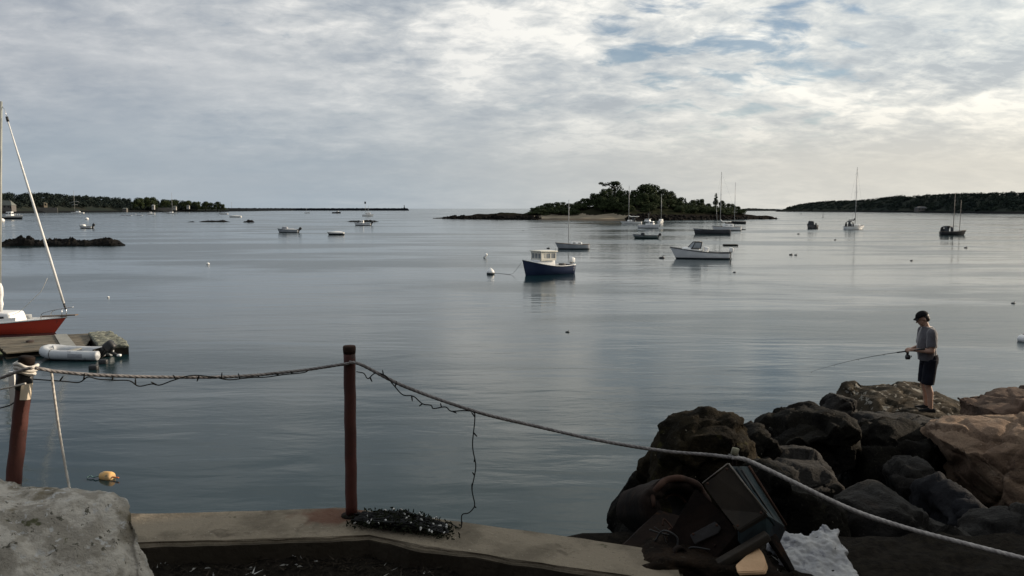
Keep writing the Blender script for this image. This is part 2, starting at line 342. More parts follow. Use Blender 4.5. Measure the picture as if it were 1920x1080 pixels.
# ------------------------------------------------------------------ mesh helpers
class G:
    def __init__(s): s.v = []; s.f = []; s.sm = []
    def add(s, vs, fs, smooth=True, M=None):
        o = len(s.v)
        s.v += [tuple(M @ Vector(v)) if M else tuple(v) for v in vs]
        s.f += [tuple(i + o for i in f) for f in fs]
        s.sm += [smooth] * len(fs)
        return s
    def box(s, c, size, rot=(0, 0, 0), taper=1.0):
        hx, hy, hz = (q / 2 for q in size)
        vs = [(-hx, -hy, -hz), (hx, -hy, -hz), (hx, hy, -hz), (-hx, hy, -hz)] + [(-hx * taper, -hy * taper, hz), (hx * taper, -hy * taper, hz), (hx * taper, hy * taper, hz), (-hx * taper, hy * taper, hz)]
        fs = [(3, 2, 1, 0), (4, 5, 6, 7), (0, 1, 5, 4), (1, 2, 6, 5), (2, 3, 7, 6), (3, 0, 4, 7)]
        M = Matrix.Translation(c) @ Euler(rot).to_matrix().to_4x4()
        return s.add(vs, fs, False, M)
    def rbox(s, c, size, r=0.03, seg=2, rot=(0, 0, 0), taper=1.0):
        bm = bmesh.new(); bmesh.ops.create_cube(bm, size=1)
        for v in bm.verts:
            t = taper if v.co.z > 0 else 1
            v.co = Vector((v.co.x * size[0] * t, v.co.y * size[1] * t, v.co.z * size[2]))
        bmesh.ops.bevel(bm, geom=bm.edges[:], offset=r, segments=seg, affect='EDGES', profile=0.5)
        bm.verts.index_update()
        M = Matrix.Translation(c) @ Euler(rot).to_matrix().to_4x4()
        s.add([v.co for v in bm.verts], [[v.index for v in f.verts] for f in bm.faces], True, M)
        bm.free(); return s
    def tube(s, pts, r, n=8, caps=True):
        pts = [Vector(p) for p in pts]
        rs = r if isinstance(r, (list, tuple)) else [r] * len(pts)
        vs = []; fs = []; prev = None
        for i, p in enumerate(pts):
            t = (pts[min(i + 1, len(pts) - 1)] - pts[max(i - 1, 0)]).normalized()
            if prev is None:
                a = t.orthogonal().normalized()
            else:
                a = (prev - t * prev.dot(t))
                a = a.normalized() if a.length > 1e-6 else t.orthogonal().normalized()
            prev = a; b = t.cross(a)
            for k in range(n):
                q = 2 * math.pi * k / n
                vs.append(p + (a * math.cos(q) + b * math.sin(q)) * rs[i])
        for i in range(len(pts) - 1):
            for k in range(n):
                fs.append((i * n + k, i * n + (k + 1) % n, (i + 1) * n + (k + 1) % n, (i + 1) * n + k))
        if caps:
            fs.append(tuple(range(n - 1, -1, -1))); fs.append(tuple((len(pts) - 1) * n + k for k in range(n)))
        return s.add(vs, fs)
    def lathe(s, prof, n=16, M=None):      # prof: (radius, z)
        vs = []; fs = []
        for r, z in prof:
            for k in range(n):
                q = 2 * math.pi * k / n
                vs.append((r * math.cos(q), r * math.sin(q), z))
        for i in range(len(prof) - 1):
            for k in range(n):
                fs.append((i * n + k, i * n + (k + 1) % n, (i + 1) * n + (k + 1) % n, (i + 1) * n + k))
        fs.append(tuple(range(n - 1, -1, -1))); fs.append(tuple((len(prof) - 1) * n + k for k in range(n)))
        return s.add(vs, fs, True, M)
    def ball(s, c, r, n=12, m=8, rot=(0, 0, 0)):
        r = r if isinstance(r, (list, tuple)) else (r, r, r)
        prof = [(max(1e-4, math.sin(math.pi * i / m)), -math.cos(math.pi * i / m)) for i in range(m + 1)]
        M = Matrix.Translation(c) @ Euler(rot).to_matrix().to_4x4() @ Matrix.Diagonal((*r, 1))
        return s.lathe(prof, n, M)
    def capsule(s, a, b, ra, rb, n=12):
        a = Vector(a); b = Vector(b); d = (b - a); l = d.length; d = d / l if l > 1e-6 else Vector((0, 0, 1))
        pts = []; rs = []
        for i in range(5):
            q = math.pi / 2 * i / 4; pts.append(a - d * ra * math.cos(q)); rs.append(max(1e-4, ra * math.sin(q)))
        for i in range(5):
            q = math.pi / 2 * i / 4; pts.append(b + d * rb * math.sin(q)); rs.append(max(1e-4, rb * math.cos(q)))
        return s.tube(pts, rs, n)
    def prism(s, poly, z0, z1):
        n = len(poly)
        vs = [(p[0], p[1], z0) for p in poly] + [(p[0], p[1], z1) for p in poly]
        fs = [tuple(range(n - 1, -1, -1)), tuple(range(n, 2 * n))] + [(i, (i + 1) % n, n + (i + 1) % n, n + i) for i in range(n)]
        return s.add(vs, fs, False)
    def mesh(s, name):
        me = bpy.data.meshes.new(name)
        me.from_pydata(s.v, [], s.f)
        me.polygons.foreach_set('use_smooth', s.sm)
        me.update()
        return me
    def build(s, name, material, parent=None, loc=None):
        return link(name, s.mesh(name), material, parent, loc)

def link(name, me, material=None, parent=None, loc=None):
    o = bpy.data.objects.new(name, me)
    if material is not None and me is not None and len(me.materials) == 0: me.materials.append(material)
    COL.objects.link(o)
    if parent: o.parent = parent
    if loc is not None: o.location = loc
    return o
def tag(o, label, cat, group=None, kind=None):
    if label: o['label'] = label
    if cat: o['category'] = cat
    if group: o['group'] = group
    if kind: o['kind'] = kind
    return o
def empty(name, loc, rz, label, cat, group=None):
    o = bpy.data.objects.new(name, None); COL.objects.link(o)
    o.location = loc; o.rotation_euler = (0, 0, rz); o.empty_display_size = 0.2
    return tag(o, label, cat, group)
def struct(o): o['kind'] = 'structure'; return o
def copy_tree(o, parent=None):
    c = o.copy(); COL.objects.link(c)
    if parent: c.parent = parent
    for ch in list(o.children): copy_tree(ch, c)
    return c
def remeshed(g, name, voxel, smooth_iter=0):
    me = g.mesh(name + '_raw')
    o = bpy.data.objects.new(name + '_raw', me); COL.objects.link(o)
    md = o.modifiers.new('r', 'REMESH'); md.mode = 'VOXEL'; md.voxel_size = voxel; md.use_smooth_shade = True
    if smooth_iter:
        sm = o.modifiers.new('s', 'SMOOTH'); sm.factor = 0.5; sm.iterations = smooth_iter
    dg = bpy.context.evaluated_depsgraph_get(); dg.update()
    out = bpy.data.meshes.new_from_object(o.evaluated_get(dg))
    out.name = name
    bpy.data.objects.remove(o); bpy.data.meshes.remove(me)
    return out
def catmull(pts, n=10):
    pts = [Vector(p) for p in pts]
    q = [pts[0] * 2 - pts[1]] + pts + [pts[-1] * 2 - pts[-2]]
    out = []
    for i in range(1, len(q) - 2):
        for k in range(n):
            t = k / n
            p0, p1, p2, p3 = q[i - 1:i + 3]
            out.append(0.5 * (2 * p1 + (p2 - p0) * t + (2 * p0 - 5 * p1 + 4 * p2 - p3) * t * t + (3 * p1 - p0 - 3 * p2 + p3) * t ** 3))
    out.append(pts[-1])
    return out
def displace(me, fn):
    n = len(me.vertices)
    co = [0.0] * (3 * n); no = [0.0] * (3 * n)
    me.vertices.foreach_get('co', co); me.vertices.foreach_get('normal', no)
    for i in range(0, 3 * n, 3):
        c = Vector(co[i:i + 3]); c = fn(c, Vector(no[i:i + 3]))
        co[i:i + 3] = c
    me.vertices.foreach_set('co', co); me.update()
def fbm(p, oct=4): return noise.fractal(p, 0.9, 2.1, oct, noise_basis='PERLIN_ORIGINAL')

# ------------------------------------------------------------------ sea
def build_sea():
    g = G()
    ys = [-300, 2, 20, 60, 200, 800, 3000, 12000, 40000]
    xs = [-40000, -8000, -1500, -300, -60, 0, 60, 300, 1500, 8000, 40000]
    vs = [(x, y, 0) for y in ys for x in xs]
    n = len(xs)
    fs = [(j * n + i, j * n + i + 1, (j + 1) * n + i + 1, (j + 1) * n + i) for j in range(len(ys) - 1) for i in range(n - 1)]
    g.add(vs, fs, False)
    struct(g.build('sea', water_mat()))
build_sea()

# ------------------------------------------------------------------ rocks from outlines
def rock(name, label, outline, Y, depth, material, voxel=0.035, amp=0.05, freq=2.2, seed=0, back=None, inner=0.62, ridge=0.0, cat='rock', group=None, lean=0.0, strata=0.0, facets=12, grow=1.0):
    """a boulder with the given outline (photograph pixels) at distance Y, thick in front of and behind it"""
    back = depth if back is None else back
    cx_ = sum(p[0] for p in outline) / len(outline); cy_ = sum(p[1] for p in outline) / len(outline)
    pts = [P(cx_ + (x - cx_) * grow, cy_ + (y - cy_) * grow, Y) for x, y in outline]
    c = sum(pts, Vector()) / len(pts)
    bm = bmesh.new()
    rnd = random.Random(seed)
    for p in pts:
        bm.verts.new(p)
        for k, dy in ((inner, -depth), (0.86, -depth * 0.62), (0.9, back * 0.5), (inner, back)):
            q = c + (p - c) * (k * rnd.uniform(0.93, 1.06))
            q.y += dy * rnd.uniform(0.8, 1.1)
            q.z += lean * dy
            bm.verts.new(q)
    bmesh.ops.convex_hull(bm, input=bm.verts[:])
    bm.verts.index_update()
    loose = [v for v in bm.verts if not v.link_faces]
    bmesh.ops.delete(bm, geom=loose, context='VERTS')
    bm.verts.index_update()
    g = G().add([v.co for v in bm.verts], [[v.index for v in f.verts] for f in bm.faces])
    bm.free()
    me = remeshed(g, name, voxel, 0)
    off = Vector((seed * 3.7, seed * 1.3, seed * 5.1))
    # broken faces: the side towards the sea path and the top are cut by flat planes
    planes = []
    ext = [max(abs(p[i] - c[i]) for p in pts) for i in (0, 2)]
    for k in range(facets):
        nv = Vector((rnd.gauss(0, 0.75), -abs(rnd.gauss(0.75, 0.4)), rnd.gauss(0.15, 0.6))).normalized()
        sup = abs(nv.x) * ext[0] + abs(nv.y) * depth + abs(nv.z) * ext[1]
        planes.append((nv, sup * rnd.uniform(0.50, 0.66)))
    def fn(co, n):
        for nv, d in planes:
            e = nv.dot(co - c) - d
            if e > 0: co = co - nv * e * 0.92
        a = fbm(co * freq + off, 5) + 0.28 * fbm(co * freq * 4.3 + off, 4)
        r = 0.0
        if ridge:
            r = -abs(noise.noise(co * freq * 0.8 + off * 2)) * ridge + ridge * 0.25
        if facets:
            vp = co * (freq * 0.75) + off * 2
            vp = vp + Vector((fbm(vp, 3), fbm(vp + off, 3), fbm(vp - off, 3))) * 0.35
            vd, vpts = noise.voronoi(vp)
            r += amp * 1.15 * (noise.cell(vpts[0] * 7.3 + off) - 0.15) - amp * 0.7 * (1 - sstep(0.0, 0.07, vd[1] - vd[0]))
        q = abs(noise.noise(co * freq * 0.55 + off * 3))
        r -= 0.05 * amp / 0.06 * (1 - sstep(0.0, 0.045, q))
        if strata:
            w = co.dot(Vector((0.30, -0.35, 0.9))) * 3.4 + fbm(co * 0.8 + off, 3) * 0.8
            fr = w - math.floor(w)
            r -= strata * (1 - sstep(0.0, 0.10, min(fr, 1 - fr)))
        return co + n * (a * amp + r)
    displace(me, fn)
    base = Vector((c.x, c.y, min(v.co.z for v in me.vertices)))
    me.transform(Matrix.Translation(-base))
    me.update()
    o = link(name, me, material, None, base)
    return tag(o, label, cat, group)

# ------------------------------------------------------------------ shore under the boulders, ground round the camera
def build_ground():
    g = G(); nx, ny = 46, 46
    vs = []
    for j in range(ny + 1):
        for i in range(nx + 1):
            x = lerp(0.2, 16, i / nx); y = lerp(3.4, 17, j / ny)
            z = lerp(3.5, 1.5, sstep(3.5, 13, y)) - 2.6 * sstep(12.6, 15.5, y)
            z -= 4.5 * (1 - sstep(0.16 * y - 0.1, 0.16 * y + 1.6, x))
            z += 0.9 * sstep(0.62 * y + 0.5, 0.62 * y + 4, x)
            z += 0.25 * fbm(Vector((x, y, 0)) * 0.9, 4)
            vs.append((x, y, z))
    fs = [(j * (nx + 1) + i, j * (nx + 1) + i + 1, (j + 1) * (nx + 1) + i + 1, (j + 1) * (nx + 1) + i) for j in range(ny) for i in range(nx)]
    g.add(vs, fs)
    struct(g.build('shore', M_DIMROCK))
    # planting bed of dark mulch between the camera and the sea wall
    g = G(); vs = []; nx, ny = 120, 60
    for j in range(ny + 1):
        for i in range(nx + 1):
            x = lerp(-4.2, 3.4, i / nx); y = lerp(1.6, 4.62, j / ny)
            vs.append((x, y, 4.055 + 0.035 * fbm(Vector((x, y, 0)) * 6, 4) - 0.05 * sstep(3.0, 2.0, y)))
    fs = [(j * (nx + 1) + i, j * (nx + 1) + i + 1, (j + 1) * (nx + 1) + i + 1, (j + 1) * (nx + 1) + i) for j in range(ny) for i in range(nx)]
    g.add(vs, fs)
    struct(g.build('planting_bed', M_MULCH))
    g = G().box((5.0, -3.5, 3.9), (36, 10.2, 0.3))
    struct(g.build('yard', M_MULCH))
    # litter on the mulch
    rnd = random.Random(5)
    gw = G(); gd = G()
    for k in range(5200):
        x = rnd.uniform(-2.2, 1.5); y = rnd.uniform(3.2, 4.42)
        z = 4.062 + 0.035 * fbm(Vector((x, y, 0)) * 6, 4)
        a = rnd.uniform(0, 6.28); l = rnd.uniform(0.008, 0.035); w = rnd.uniform(0.002, 0.006)
        dx, dy = math.cos(a), math.sin(a); t = rnd.uniform(-0.5, 0.9) * l
        vs = [(x - dx * l + dy * w, y - dy * l - dx * w, z), (x - dx * l - dy * w, y - dy * l + dx * w, z), (x + dx * l, y + dy * l, z + t), (x, y, z + 0.008)]
        fs = [(0, 1, 2), (0, 3, 2), (1, 2, 3)]
        (gw if rnd.random() < 0.06 else gd).add(vs, fs, False)
    tag(gd.build('wood_chips', mat('wood_chip', (0.05, 0.042, 0.033), (0.024, 0.021, 0.018), 25, 0.9, spec=0.0)), 'dark chips of bark mulch scattered in the bed behind the low wall', 'mulch', kind='stuff')
    tag(gw.build('shell_flecks', mat('shell_fleck', (0.42, 0.42, 0.40), (0.28, 0.28, 0.26), 25, 0.8)), 'pale flecks of shell strewn over the dark mulch', 'shell litter', kind='stuff')
build_ground()

# ------------------------------------------------------------------ sea wall
def build_wall():
    zt = 4.18
    back = [(-330, 966), (300, 960), (650, 950), (760, 962), (1000, 994), (1160, 1017), (1270, 1034)]
    front = [(1290, 1102), (1180, 1083), (960, 1051), (770, 1021), (690, 1006), (295, 1019), (-330, 1036)]
    pb = [W(x, y, zt) for x, y in back]; pf = [W(x, y, zt) for x, y in front]
    poly = [(p.x, p.y) for p in pb + pf][::-1]
    bm = bmesh.new()
    vs = [bm.verts.new((x, y, -1.2)) for x, y in poly]
    f = bm.faces.new(vs)
    ex = bmesh.ops.extrude_face_region(bm, geom=[f])
    for v in ex['geom']:
        if isinstance(v, bmesh.types.BMVert): v.co.z = zt
    bmesh.ops.recalc_face_normals(bm, faces=bm.faces[:])
    edges = [e for e in bm.edges if all(abs(v.co.z - zt) < 1e-5 for v in e.verts)]
    bmesh.ops.bevel(bm, geom=edges, offset=0.022, segments=3, affect='EDGES')
    bmesh.ops.triangulate(bm, faces=[f for f in bm.faces if len(f.verts) > 4])
    long = [e for e in bm.edges if e.calc_length() > 0.12]
    for _ in range(5):
        long = [e for e in bm.edges if e.calc_length() > 0.10 and max(v.co.z for v in e.verts) > zt - 0.3]
        if not long: break
        bmesh.ops.subdivide_edges(bm, edges=long, cuts=1, use_grid_fill=False)
        bmesh.ops.triangulate(bm, faces=[f for f in bm.faces if len(f.verts) > 3])
    for v in bm.verts:
        if v.co.z > zt - 0.2:
            a = fbm(v.co * 5, 4)
            edge = 1.0 if v.co.z < zt - 0.002 else 0.25
            v.co += Vector((0.3 * a, 0.8 * a, 0.35 * a)) * 0.024 * edge
    me = bpy.data.meshes.new('sea_wall'); bm.to_mesh(me); bm.free()
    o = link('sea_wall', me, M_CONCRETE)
    tag(o, 'low tan concrete sea wall with a flat top bending at the rusty post', 'wall')
build_wall()
def rust_on_wall():
    # run-off of rust round the foot of the post and along the cap to its left
    nt = M_CONCRETE.node_tree; N = nt.nodes.new; L = nt.links.new
    b = nt.nodes['Principled BSDF']; src = b.inputs['Base Color'].links[0].from_socket
    p = W(632, 966, 4.18)
    tc = N('ShaderNodeTexCoord')
    mp = N('ShaderNodeMapping'); mp.inputs['Location'].default_value = (-p.x / 0.30, -p.y / 0.15, 0); mp.inputs['Scale'].default_value = (1 / 0.30, 1 / 0.15, 0)
    L(tc.outputs['Object'], mp.inputs[0])
    ln = N('ShaderNodeVectorMath'); ln.operation = 'LENGTH'; L(mp.outputs[0], ln.inputs[0])
    nz = N('ShaderNodeTexNoise'); nz.inputs['Scale'].default_value = 13; nz.inputs['Detail'].default_value = 6; L(tc.outputs['Object'], nz.inputs['Vector'])
    ad = N('ShaderNodeMath'); ad.operation = 'MULTIPLY_ADD'; L(nz.outputs['Fac'], ad.inputs[0]); ad.inputs[1].default_value = 1.3; L(ln.outputs['Value'], ad.inputs[2])
    mr = N('ShaderNodeMapRange'); mr.interpolation_type = 'SMOOTHSTEP'; L(ad.outputs[0], mr.inputs[0])
    mr.inputs[1].default_value = 1.75; mr.inputs[2].default_value = 1.05; mr.inputs[3].default_value = 0.0; mr.inputs[4].default_value = 0.85
    mx = N('ShaderNodeMix'); mx.data_type = 'RGBA'; L(mr.outputs[0], mx.inputs[0]); L(src, mx.inputs[6]); mx.inputs[7].default_value = (0.125, 0.060, 0.040, 1)
    L(mx.outputs[2], b.inputs['Base Color'])
rust_on_wall()

def tube_post(name, base, top, r, label):
    root = empty(name, base, 0, label, 'post')
    t = Vector(top) - Vector(base)
    g = G()
    n = 14
    pts = [t * (i / n) + Vector((0.0015 * math.sin(i * 2.1), 0.0015 * math.cos(i * 1.3), 0)) for i in range(n + 1)]
    g.tube(pts, r, 20)
    g.build('pole', M_RUSTPOST, root)
    return root, t
def build_posts():
    base = W(659, 967, 4.18); top = P(655, 652, base.y)
    root, t = tube_post('post', base, top, 0.0345, 'upright dark red rusty post standing at the bend of the sea wall')
    u = t.normalized()
    G().tube([t - u * 0.035, t - u * 0.012, t + u * 0.004, t + u * 0.012], [0.0350, 0.0375, 0.0375, 0.034], 20).build('cap', M_RUSTRIM, root)
    G().lathe([(0.060, 0.0), (0.060, 0.008), (0.042, 0.012)], 16).build('base_plate', M_RUST, root)
    # left post
    Y = 3.95
    base2 = P(24, 915, Y); top2 = P(50.5, 670, Y + 0.02)
    root2, t2 = tube_post('post', base2, top2, 0.0365, 'leaning dark red post behind the boulder with white line wound round its head')
    u = t2.normalized(); l = t2.length
    def at(y):                                    # fraction along the post for a pixel row
        return t2 * ((915 - y) / (915 - 670.0))
    G().tube([at(729), at(712), at(697)], 0.0385, 20).build('dark_band', M_DARK, root2)
    G().tube([at(683), at(670), at(668)], [0.0372, 0.0372, 0.03], 20).build('rusty_head', M_RUST, root2)
    # strip of pale tape on the side
    g = G(); vs = []
    a0 = u.orthogonal().normalized()
    right = (Vector((1, 0, 0)) - u * u.x).normalized(); fw = u.cross(right)
    if fw.y > 0: fw = -fw
    for i, y in enumerate((746, 738, 728, 716)):
        for k in range(6):
            q = lerp(-0.25, 1.35, k / 5)
            vs.append(at(y) + (right * math.cos(q) + fw * math.sin(q)) * 0.0395)
    fs = [(i * 6 + k, i * 6 + k + 1, (i + 1) * 6 + k + 1, (i + 1) * 6 + k) for i in range(3) for k in range(5)]
    g.add(vs, fs).build('tape', M_TAPE, root2)
    # white line wound round the head (turns of its own rope)
    pts = []
    for i in range(70):
        q = i / 69 * 2 * math.pi * 2.6
        c = at(lerp(697, 681, i / 69) + 2.0 * math.sin(i * 0.7))
        pts.append(base2 + c + (right * math.cos(q) + fw * math.sin(q)) * (0.0475 + 0.003 * math.sin(i)))
    g = G().tube(pts, 0.009, 8)
    tag(g.build('lashing', M_WHITEROPE), 'turns of white line lashed round the head of the leaning post', 'rope')
    return base, top, base2, top2
POST_B, POST_T, POST2_B, POST2_T = build_posts()

# ------------------------------------------------------------------ ropes
def strand_rope(name, pix, radius, material, label, cat='rope', lay=0.085, strands=3):
    pts = catmull([P(*p) for p in pix], 28)
    # resample evenly
    g = G(); acc = [0.0]
    for a, b in zip(pts, pts[1:]): acc.append(acc[-1] + (b - a).length)
    step = lay / 10
    n = int(acc[-1] / step); res = []; j = 0
    for i in range(n + 1):
        s = acc[-1] * i / n
        while j < len(acc) - 2 and acc[j + 1] < s: j += 1
        t = (s - acc[j]) / max(1e-6, acc[j + 1] - acc[j])
        res.append(pts[j].lerp(pts[j + 1], t))
    for k in range(strands):
        sp = []
        for i, p in enumerate(res):
            t = (res[min(i + 1, n)] - res[max(i - 1, 0)]).normalized()
            a = t.cross(Vector((0, 0, 1)))
            a = a.normalized() if a.length > 1e-3 else Vector((1, 0, 0))
            b = t.cross(a)
            q = 2 * math.pi * (i * step / lay + k / strands)
            sp.append(p + (a * math.cos(q) + b * math.sin(q)) * radius * 0.30)
        g.tube(sp, radius * 0.72, 6)
    return tag(g.build(name, material), label, cat)
YP, YL = POST_B.y, 3.95
def build_ropes():
    strand_rope('rope', [(66, 690, YL - 0.03), (84, 693, YL), (110, 697, YL + 0.05), (180, 703, YL + 0.14), (300, 707, YL + 0.30), (440, 706, YL + 0.48), (560, 695, YL + 0.64), (630, 685, YP - 0.045), (655, 681, YP - 0.045)], 0.0095, M_ROPE,
                'grey rope sagging between the leaning post and the upright post')
    strand_rope('rope', [(655, 679, YP - 0.045), (680, 685, YP - 0.045), (760, 725, YP - 0.06), (890, 771, YP - 0.12), (1000, 798, 4.55), (1120, 825, 4.45), (1240, 845, 4.36), (1330, 853, 4.28), (1372, 858, 4.22)], 0.0105, M_ROPE,
                'grey rope running from the upright post down to the rusty stake')
    strand_rope('rope', [(1372, 858, 4.22), (1398, 862, 4.20), (1440, 881, 4.15), (1500, 910, 4.08), (1600, 957, 3.98), (1700, 990, 3.88), (1800, 1017, 3.78), (1920, 1047, 3.66), (2080, 1086, 3.5)], 0.0125, M_PALEROPE,
                'thicker pale rope drooping across the dark boulders to the right edge')
    strand_rope('rope', [(-90, 742, YL - 0.1), (-20, 716, YL - 0.06), (15, 704, YL - 0.05), (40, 694, YL - 0.05), (60, 690, YL - 0.04)], 0.0085, M_ROPE, 'grey rope leaving the leaning post to the left, above a thinner cord')
    strand_rope('cord', [(-90, 750, YL), (-20, 734, YL - 0.02), (20, 726, YL - 0.045), (48, 719, YL - 0.05)], 0.0055, M_WHITEROPE, 'thin pale cord tied to the leaning post under the rope')
    strand_rope('cord', [(-90, 790, YL + 0.1), (-10, 768, YL + 0.08), (22, 758, YL + 0.05), (34, 742, YL + 0.04)], 0.0035, M_WIRE, 'thin dark cord sagging off to the left, lowest beside the post', lay=0.05)
    strand_rope('hanging_line', [(96, 694, YL + 0.03), (101, 735, YL + 0.03), (110, 800, YL + 0.03), (120, 860, YL + 0.02), (132, 925, YL)], 0.0062, M_WHITEROPE, 'thin white line hanging from the rope down behind the boulder')
    # white batten hanging behind the left post
    a, b = P(24, 697, YL + 0.16), P(25, 782, YL + 0.16)
    g = G().box((a + b) / 2, (0.030, 0.012, (a - b).length))
    tag(g.build('batten', M_WHITE), 'short white batten hanging upright just left of the leaning post', 'batten')
    # rusty stake holding the rope, with a pale tag
    s0, s1 = P(1384, 1000, 4.30), P(1376, 846, 4.24)
    root = empty('stake', s0, 0, 'rusty iron stake behind the tilted box holding up the rope', 'stake')
    G().tube([(0, 0, 0), s1 - s0], 0.012, 8).build('rod', M_RUST, root)
    G().rbox(s1 - s0 + Vector((0.0, -0.022, 0.006)), (0.040, 0.014, 0.040), 0.004, 1, (0, 0.25, 0.1)).build('tag', mat('pale_tag', (0.36, 0.35, 0.26), (0.25, 0.24, 0.17), 30, 0.8), root)
    k = root
    ring = [s1 - s0 + Vector((0.024 * math.cos(q), 0.024 * math.sin(q), -0.030 + 0.004 * math.sin(3 * q))) for q in [2 * math.pi * i / 20 for i in range(21)]]
    G().tube(ring, 0.008, 6).build('knot', M_DARK, root)
build_ropes()

# ------------------------------------------------------------------ string lights
def build_lights():
    rnd = random.Random(11)
    bm_ = G().tube([(0, 0, 0), (0, 0, 0.018)], 0.0042, 6).capsule((0, 0, 0.021), (0, 0, 0.033), 0.0042, 0.0022, 6)
    bulb_me = bm_.mesh('bulb'); bulb_me.materials.append(M_WIRE)
    def run(label, pix, every=0.10):
        pts = [W(p[0], p[1], 4.192) if p[2] is None else P(*p) for p in pix]
        root = empty('string_lights', pts[0], 0, label, 'string lights')
        path = catmull([p - pts[0] for p in pts], 6)
        G().tube(path, 0.0033, 6).build('wire', M_WIRE, root)
        acc = 0
        for a, b in zip(path, path[1:]):
            acc += (b - a).length
            if acc > every:
                acc = rnd.uniform(-0.05, 0.03)
                o = link('bulb', bulb_me, None, root, b)
                o.rotation_euler = (rnd.uniform(-1, 1), rnd.choice((rnd.uniform(-0.8, 0.8), math.pi + rnd.uniform(-0.9, 0.9))), 0)
    run('dark string lights drooping along the rope between the two posts',
        [(62, 711, YL), (120, 715, YL + 0.06), (148, 703 + 14, YL + 0.1), (165, 707, YL + 0.11), (185, 711, YL + 0.14), (215, 713, YL + 0.17), (243, 714, YL + 0.2), (260, 724, YL + 0.23), (285, 720, YL + 0.26), (300, 722, YL + 0.29), (325, 713, YL + 0.31), (360, 704, YL + 0.36), (400, 707, YL + 0.41), (430, 712, YL + 0.45), (470, 708, YL + 0.51), (500, 707, YL + 0.55), (535, 702, YL + 0.6), (572, 698, YL + 0.64), (578, 690, YL + 0.65)])
    run('dark string lights trailing from the upright post and hanging down to the sea wall',
        [(668, 697, YP - 0.03), (682, 700, YP - 0.04), (690, 710, YP - 0.05), (703, 700, YP - 0.05), (722, 704, YP - 0.06), (738, 722, YP - 0.06), (755, 740, YP - 0.07), (775, 743, YP - 0.08), (792, 757, YP - 0.09), (808, 760, YP - 0.1), (813, 766, YP - 0.1), (835, 763, YP - 0.11), (846, 771, YP - 0.11), (868, 770, YP - 0.12), (888, 773, YP - 0.13),
         (890, 790, YP - 0.13), (886, 835, YP - 0.14), (892, 872, YP - 0.15), (889, 895, YP - 0.16), (885, 918, YP - 0.17), (890, 945, YP - 0.18), (886, 955, YP - 0.19), (878, 962, YP - 0.2), (866, 966, YP - 0.2), (864, 990, None), (846, 982, None), (836, 980, None), (822, 1000, None), (806, 990, None), (790, 994, None), (772, 992, None)])
    # the heap of lights on the wall
    c = W(735, 985, 4.19)
    root = empty('light_heap', c, 0, 'tangled heap of string lights with clear bulbs at the foot of the upright post', 'string lights')
    g = G()
    for k in range(42):
        pts = []
        a0 = rnd.uniform(0, 6.28)
        for i in range(9):
            t = rnd.uniform(-1, 1); w = rnd.uniform(-1, 1)
            h = max(0, 1 - t * t) * 0.040 * rnd.uniform(0.1, 1)
            pts.append(Vector((t * 0.275 + 0.05, -t * 0.085 + w * 0.105 * (1 - 0.4 * abs(t)), 0.012 + h)))
        g.tube(catmull(pts, 5), 0.0046, 5)
    o = g.build('cable', M_WIRE, root); 
    gl = G()
    for k in range(1500):
        t = rnd.uniform(-1, 1); w = rnd.uniform(-1, 1)
        t *= rnd.uniform(0.6, 1.3); p = Vector((t * 0.27 + 0.05, -t * 0.085 + w * 0.12 * rnd.uniform(0.5, 1.2), 0.004 + max(0, 1 - t * t) * 0.05 * rnd.random()))
        a = rnd.uniform(0, 6.28); e = rnd.uniform(-0.6, 1.2); l = rnd.uniform(0.010, 0.024)
        d = Vector((math.cos(a) * math.cos(e), math.sin(a) * math.cos(e), math.sin(e))) * l
        n = d.orthogonal().normalized() * 0.006
        gl.add([p - n, p + n, p + d + n * 0.4, p + d - n * 0.4], [(0, 1, 2, 3)], False)
    o = gl.build('leaf_litter', mat('dark_leaf_litter', (0.022, 0.026, 0.016), (0.012, 0.013, 0.010), 40, 0.9, spec=0.0), root); o['kind'] = 'stuff'
    me = G().capsule((0, 0, 0), (0, 0, 0.012), 0.0075, 0.004, 8).mesh('bulb'); me.materials.append(M_BULB)
    for k in range(46):
        t = rnd.uniform(-0.95, 0.95); w = rnd.uniform(-1, 1)
        o = link('bulb', me, None, root, (t * 0.29 + 0.06, -t * 0.088 + w * 0.115, 0.010 + max(0, 1 - t * t) * 0.045 * rnd.uniform(0.3, 1)))
        o.rotation_euler = (rnd.uniform(0, 3), rnd.uniform(0, 3), 0); s = rnd.uniform(0.6, 1.15); o.scale = (s, s, s)
build_lights()

